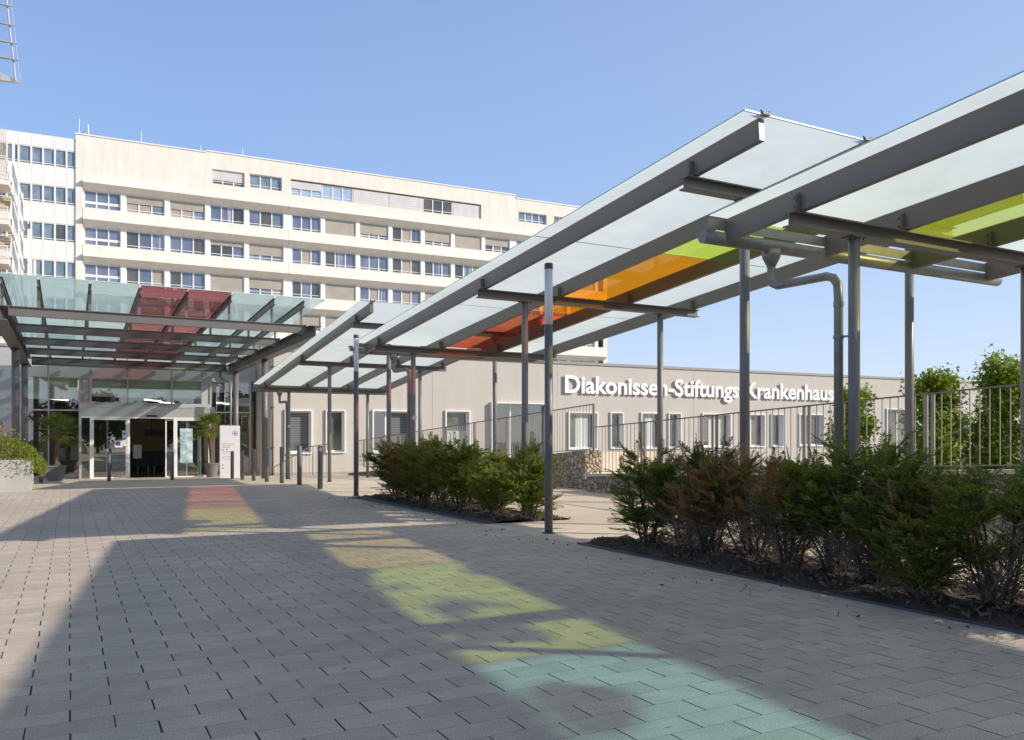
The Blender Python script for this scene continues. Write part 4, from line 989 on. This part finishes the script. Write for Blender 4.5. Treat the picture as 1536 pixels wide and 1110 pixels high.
# --- broad-leaved trees
def leaf_template():
    P = [(0, 0), (.18, -.10), (.45, -.42), (.52, -.14), (.95, -.22), (.80, 0), (.95, .22), (.52, .14), (.45, .42), (.18, .10)]
    V = [(x, y, .10*abs(y)) for x, y in P]; return np.array(V), [tuple(range(10))]
LV, LF = leaf_template()
def broadleaf(seed, h, rad, trunk, nleaf, leaf, col_shape, mat_t='bark'):
    rnd = random.Random(seed); st = MB(); VV = []; FF = []; cnt = 0
    top = Vector((rnd.uniform(-.1, .1)*h*.1, 0, h*.97)); n = 8
    tp = [Vector((0, 0, -.05)).lerp(top, i/n)+Vector((rnd.gauss(0, .012), rnd.gauss(0, .012), 0))*h*(i > 0) for i in range(n+1)]
    st.tube(tp, [trunk*(1-.85*i/n) for i in range(n+1)], 8)
    tips = []
    for k in range(46):
        t = rnd.uniform(.12, .97); i = min(n-1, int(t*n)); p = tp[i].lerp(tp[i+1], t*n-i); a = k*2.4+rnd.uniform(-.4, .4)
        l = rad*col_shape(t)*rnd.uniform(.7, 1.15); d = Vector((math.cos(a), math.sin(a), rnd.uniform(.35, .9))).normalized(); pts = [p]
        for j in range(4):
            d = (d+Vector((rnd.gauss(0, .12), rnd.gauss(0, .12), .08))).normalized(); pts.append(pts[-1]+d*l/4)
        st.tube(pts, [trunk*.3*(1-t*.6)*(1-.2*j) for j in range(5)], 5, cap=False)
        for j in range(1, 5):
            tips.append((pts[j], d))
            for e in range(2):
                dd = (d+Vector((rnd.gauss(0, .7), rnd.gauss(0, .7), rnd.gauss(.1, .5)))).normalized(); q = pts[j]+dd*l*.30; st.tube([pts[j], q], [trunk*.08, trunk*.03], 3, cap=False); tips.append((q, dd))
    for _ in range(nleaf):
        p, d = tips[rnd.randrange(len(tips))]; c = p + Vector((rnd.gauss(0, 1), rnd.gauss(0, 1), rnd.gauss(0, 1)))*rad*.12
        dd = Vector((rnd.gauss(0, 1), rnd.gauss(0, 1), rnd.gauss(-.35, .6))).normalized(); _, s_, u = frames(rnd, dd)
        W = LV @ (np.array([dd, s_, u])*leaf*rnd.uniform(.6, 1.2)) + np.array(c); VV.append(W); FF.append(tuple(range(cnt, cnt+10))); cnt += 10
    fo = MB(); fo.v = np.concatenate(VV).tolist(); fo.f = FF; fo.mi = [0]*len(FF)
    return st, fo
def put_tree(name, seed, x, y, z, h, rad, trunk, nleaf, leaf, lab, mat='maple', group=None, shape=None):
    st, fo = broadleaf(seed, h, rad, trunk, nleaf, leaf, shape or (lambda t: 1.05-.75*t))
    T = thing(name, lab, 'tree', (x, y, z), group=group, off=(0, 0, 0))
    part(st, 'trunk', 'bark', T); part(fo, 'crown', mat, T)
g_ = 'young leafy trees behind the railing'
fl_ = lambda t: .98-.52*t if t < .85 else .35
put_tree('maple_tree', 1, 13.4, 11.0, -.1, 2.2, .62, .03, 6000, .09, 'smallest young leafy tree, partly behind the two thick canopy posts', group=g_, shape=fl_)
put_tree('maple_tree', 2, 14.6, 10.1, -.1, 2.5, .78, .04, 9000, .09, 'middle young leafy tree with a thin top behind the railing', group=g_, shape=fl_)
put_tree('maple_tree', 3, 15.7, 9.5, -.1, 2.68, .88, .045, 11000, .09, 'widest young leafy tree near the right edge behind the railing', group=g_, shape=fl_)
put_tree('maple_tree', 4, 16.6, 8.6, -.1, 2.5, .85, .035, 8000, .09, 'young leafy tree cut off by the right edge of the photo', group=g_, shape=fl_)
wherep = ['farthest left', 'second from the left', 'in front of the left door leaf', 'just left of the open doorway', 'right of the open doorway', 'over the right door leaf', 'behind the round palm tub', 'second from the right end', 'at the right end of the glass']
for i, (x, y, h) in enumerate([(-5., -10, 4.4), (-1.8, -12, 5.2), (1.2, -10.5, 4.2), (3.8, -13, 4.8), (11.9, -15, 5.6), (14.6, -11, 4.6), (17.5, -13, 5.4), (20.2, -11, 4.3), (8.0, -16, 4.6)]):   # stand across the forecourt: the entrance glass mirrors them
    if i == 0:
        bst, bfo = broadleaf(50, 1., .40, .03, 4200, .075, lambda t: math.sin(min(1, t+.12)*3.0)*.9+.35); bt = bst.build('t', 'bark', None, (0, 0, 0)); bf = bfo.build('f', 'tree', None, (0, 0, 0)); C.objects.unlink(bt); C.objects.unlink(bf)
    T = thing('park_tree', 'dark tree mirrored in the entrance glass, ' + wherep[i], 'tree', (x, y, 0), group='trees mirrored in the glass')
    for o, nm in ((bt, 'trunk'), (bf, 'crown')):
        c = bpy.data.objects.new(nm, o.data); C.objects.link(c); c.parent = T
    T.scale = (h, h, h); T.rotation_euler = (0, 0, i*1.3)

# --- palms in tubs
def palm(x, y, htr, crown, seed, lab, square, lean):
    rnd = random.Random(seed); z = gz(y)
    T = thing('potted_palm', lab, 'palm', (x, y, z))
    mb = MB()
    if square:
        mb.hexa([(x-.24, y-.24, z), (x+.24, y-.24, z), (x+.24, y+.24, z), (x-.24, y+.24, z), (x-.33, y-.33, z+.5), (x+.33, y-.33, z+.5), (x+.33, y+.33, z+.5), (x-.33, y+.33, z+.5)])
        mb.box(x-.36, x+.36, y-.36, y+.36, z+.502, z+.56)
    else: mb.tube([(x, y, z), (x, y, z+.52), (x, y, z+.521), (x, y, z+.58)], [.20, .28, .31, .31], 24)
    part(mb, 'pot', 'pot', T)
    mb = MB(); pts = []; rs = []; n = 26
    for i in range(n+1):
        t = i/n; pts.append((x+lean*t, y, z+.5+htr*t)); rs.append((.055+.05*t**1.5)*(1+.12*(i % 2))*rnd.uniform(.93, 1.07))
    mb.tube(pts, rs, 12)
    for i in range(160):        # ragged fibre tufts
        t = rnd.uniform(.25, 1); a = rnd.uniform(0, 6.28); r = .055+.05*t**1.5; p = Vector((x+lean*t, y, z+.5+htr*t)); o = Vector((math.cos(a), math.sin(a), 0)); s_ = Vector((-math.sin(a), math.cos(a), 0))*.014
        mb.quad(p+o*r*.9-s_, p+o*r*.9+s_, p+o*(r+.03)+Vector((0, 0, .07))+s_*.3, p+o*(r+.03)+Vector((0, 0, .07))-s_*.3)
    part(mb, 'trunk', 'palmtrunk', T)
    top = Vector((x+lean, y, z+.5+htr))
    for k in range(26):
        a = k*2.4+rnd.uniform(-.3, .3); el = R(78) - R(115)*(k/25)**.9 + rnd.uniform(-.1, .1)
        d = Vector((math.cos(a)*math.cos(el), math.sin(a)*math.cos(el), math.sin(el))); pl = crown*rnd.uniform(.42, .56); mb = MB()
        tip = top + d*pl; mb.tube([top-Vector((0, 0, .05)), top+d*pl*.5, tip], [.010, .008, .006], 4, cap=False, mi=0)
        s_ = d.cross(Vector((0, 0, 1)));  s_ = s_.normalized() if s_.length > .1 else Vector((1, 0, 0)); u = s_.cross(d)
        fl = crown*.52
        for q in range(19):
            b = R(-125+250*q/18); bd = (d*math.cos(b)+s_*math.sin(b)).normalized(); l = fl*(1-.32*abs(math.sin(b/2))**1.5)*rnd.uniform(.9, 1.05); wd = fl*.042
            sd = bd.cross(u).normalized()*wd; p0 = tip; p1 = tip+bd*l*.55+u*(-.0); p2 = tip+bd*l - Vector((0, 0, 1))*l*rnd.uniform(.06, .22)
            mb.poly([p0-sd*.3, p1-sd, p2, p1+sd, p0+sd*.3], 0)
        fr = part(mb, 'frond', 'palm', T)
palm(-.45, 34.3, 1.28, .92, 5, 'fan palm with thick brown trunk in square grey tub left of the doors', True, .03)
palm(5.15, 35.8, 1.55, .84, 9, 'fan palm with slender leaning trunk in round grey tub beside the totem', False, -.10)

# --- concrete planter with trailing shrub
px0, px1, py0, py1 = -5.2, -.78, 21.2, 23.3
T = thing('concrete_planter', 'large pale concrete planter box at the left edge', 'planter', (-2.5, 22.2, 0))
mb = MB(); t = .08
mb.box(px0, px1, py0, py0+t, -.05, .70); mb.box(px0, px1, py1-t, py1, -.08, .70); mb.box(px0, px0+t, py0+t, py1-t, -.08, .70); mb.box(px1-t, px1, py0+t, py1-t, -.08, .70); part(mb, 'box', 'planter', T)
mb = MB(); mb.box(px0+t, px1-t, py0+t, py1-t, .2, .62); part(mb, 'soil', 'soil', T)
def mound(seed, n, leaf, fn):
    rnd = random.Random(seed); VV = []; FF = []; cnt = 0
    for _ in range(n):
        c, d = fn(rnd); dd = (d+Vector((rnd.gauss(0, .6), rnd.gauss(0, .6), rnd.gauss(0, .6)))).normalized(); _, s_, u = frames(rnd, dd)
        V = np.array([(0, 0, 0), (.4, -.28, .04), (1, 0, 0), (.4, .28, .04)]) @ (np.array([dd, s_, u])*leaf*rnd.uniform(.6, 1.3)) + np.array(c)
        VV.append(V); FF.append((cnt, cnt+1, cnt+2, cnt+3)); cnt += 4
    fo = MB(); fo.v = np.concatenate(VV).tolist(); fo.f = FF; fo.mi = [0]*n; return fo
def tr(rnd):
    x = rnd.uniform(px0, px1+.30); y = rnd.uniform(py0-.12, py0+1.1); e = math.sin(x*9)*.05+math.sin(x*23)*.03
    fx = max(0, x-(px1-.25)); fy = max(0, (py0+.15)-y)
    zt_ = 1.12+e-(fx*1.6)**2*.8-fy*1.2-.25*max(0, y-py0-.5)
    zb = .62 - (.16+.12*abs(math.sin(x*14)))*(1 if (y < py0+.02 or x > px1) else 0)
    z = rnd.uniform(zb, zt_) if rnd.random() < .6 else zt_+rnd.gauss(0, .02)
    return Vector((x, y, z)), Vector((.3, -.6, .4))
o = single(mound(3, 16000, .05, tr), 'trailing_shrub', 'trail', 'bright yellow green trailing shrub spilling over the concrete planter', 'shrub', (-2.5, 21.8, .65))
def fl(rnd):
    x = rnd.gauss(-1.72, .30); y = rnd.uniform(22.2, 23.0); z = rnd.uniform(.9, 1.75)-abs(x+1.72)*.7; return Vector((x, y, z)), Vector((0, -.3, .8))
T = thing('flowering_shrub', 'loose shrub with orange and cream blossoms in the planter', 'shrub', (-1.72, 22.6, .65))
fb = MB()
for k in range(12):
    a = k*.55; fb.tube([(-1.72, 22.6, .6), (-1.72+math.cos(a)*.15, 22.6+math.sin(a)*.1, 1.1), (-1.72+math.cos(a)*.35, 22.6+math.sin(a)*.25, 1.45+.2*math.sin(k))], [.012, .008, .004], 5)
part(fb, 'stem', 'bark', T); part(mound(4, 900, .07, fl), 'foliage', 'trail', T); part(mound(5, 420, .06, lambda r: fl(r)), 'blossom', 'blossom', T)

# --- slatted sail mast at the top left corner
T = thing('louvred_sunshade', 'slender louvred metal sunshade with pointed white tip in the upper left corner', 'sunshade', (-5.2, 12.9, 6.6))
def W(u, v, d):      # helper used once to read off the tip positions of this one object
    r = (u-768)/1239.1; c_, s_ = math.cos(.49144), math.sin(.49144); return Vector(((r*c_+s_)*d, (-r*s_+c_)*d, 1.115-(v-661.6)/1239.1*d))
d0 = 15.
a0, a1 = W(23.5, 121, d0), W(8.5, -12, d0-.0); dirn = (a1-a0)
mb = MB(); mb.tube([a0, a0+dirn*2.2], .016, 8); part(mb, 'mast', 'louvre', T)
mb = MB(); b0 = W(30, 121, d0); mb.tube([b0, b0+dirn*2.2+Vector((0, 0, .1))], .004, 5); part(mb, 'cable', 'louvre', T)
lf = Vector((-1., .1, 0))
for k, (u, v) in enumerate([(29, 90.5), (26, 65.5), (22.5, 38.5), (19, 9.5), (15.5, -22), (12, -54)]):
    p = W(u, v, d0); mb = MB(); q = p+lf*2.6
    mb.hexa([p+Vector((0, -.01, -.008)), q+Vector((0, -.22, .02)), q+Vector((0, .22, .02)), p+Vector((0, .01, -.008)), p+Vector((0, -.01, .008)), q+Vector((0, -.22, .05)), q+Vector((0, .22, .05)), p+Vector((0, .01, .008))]); part(mb, 'louvre', 'louvre', T)
p = W(31, 122, d0); mb = MB()
mb.hexa([p+Vector((0, 0, -.03)), W(-60, 110, d0), W(-60, 110, d0)+Vector((0, .3, 0)), p+Vector((0, .02, -.03)), p+Vector((0, 0, .0)), W(-60, 80, d0), W(-60, 80, d0)+Vector((0, .3, 0)), p+Vector((0, .02, 0))]); part(mb, 'white_tip', 'sail', T)

# ------------------------------------------------------------------ camera, sun, sky
cam = bpy.data.cameras.new('camera'); co = bpy.data.objects.new('camera', cam); C.objects.link(co); scene.camera = co
co.location = (0, 0, 1.115); co.rotation_euler = (R(90), 0, -.49144)
cam.sensor_fit = 'HORIZONTAL'; cam.sensor_width = 36; cam.lens = 1239.1/1536*36; cam.shift_y = (661.6-555)/1536; cam.clip_end = 3000; cam.clip_start = .05
sd = Vector((1.525, -1.20, 1.)).normalized()
sun = bpy.data.lights.new('sun', 'SUN'); so = bpy.data.objects.new('sun', sun); C.objects.link(so)
so.rotation_euler = sd.to_track_quat('Z', 'Y').to_euler(); sun.energy = 5.; sun.angle = R(.55); sun.color = (1., .90, .77)
w = bpy.data.worlds.new('World'); scene.world = w; w.use_nodes = True; nt = w.node_tree; nt.nodes.clear()
out = N(nt, 'ShaderNodeOutputWorld'); bg = N(nt, 'ShaderNodeBackground'); sk = N(nt, 'ShaderNodeTexSky', sky_type='NISHITA')
sk.sun_disc = False; sk.sun_elevation = math.asin(sd.z); sk.sun_rotation = math.atan2(sd.x, sd.y); sk.altitude = 100; sk.air_density = 1.; sk.dust_density = .6; sk.ozone_density = 2.
bg.inputs[1].default_value = .035
L(nt, sk.outputs[0], bg.inputs[0])
# thin bright haze over the clear sky, paler towards the horizon
tc = N(nt, 'ShaderNodeTexCoord'); sz = N(nt, 'ShaderNodeSeparateXYZ'); L(nt, tc.outputs['Generated'], sz.inputs[0])
hz = ramp(nt, sz.outputs[2], [(0., (.60, .68, .80)), (.10, (.47, .60, .85)), (.28, (.29, .45, .78)), (.48, (.22, .35, .67)), (.60, (.09, .13, .22)), (1., (.05, .07, .11))])
sdh = Vector((sd.x, sd.y, 0)).normalized()      # paler on the side of the sun
dt = N(nt, 'ShaderNodeVectorMath', operation='DOT_PRODUCT'); L(nt, tc.outputs['Generated'], dt.inputs[0]); dt.inputs[1].default_value = sdh
hz = mixc(nt, math_(nt, 'MULTIPLY_ADD', dt.outputs['Value'], .28, .14), hz, (.66, .72, .80))
b2 = N(nt, 'ShaderNodeBackground'); L(nt, hz, b2.inputs[0]); b2.inputs[1].default_value = .97
ad = N(nt, 'ShaderNodeAddShader'); L(nt, bg.outputs[0], ad.inputs[0]); L(nt, b2.outputs[0], ad.inputs[1]); L(nt, ad.outputs[0], out.inputs[0])
scene.view_settings.view_transform = 'Standard'; scene.view_settings.look = 'None'; scene.view_settings.exposure = 0
scene.cycles.transparent_max_bounces = 16; scene.cycles.max_bounces = 8
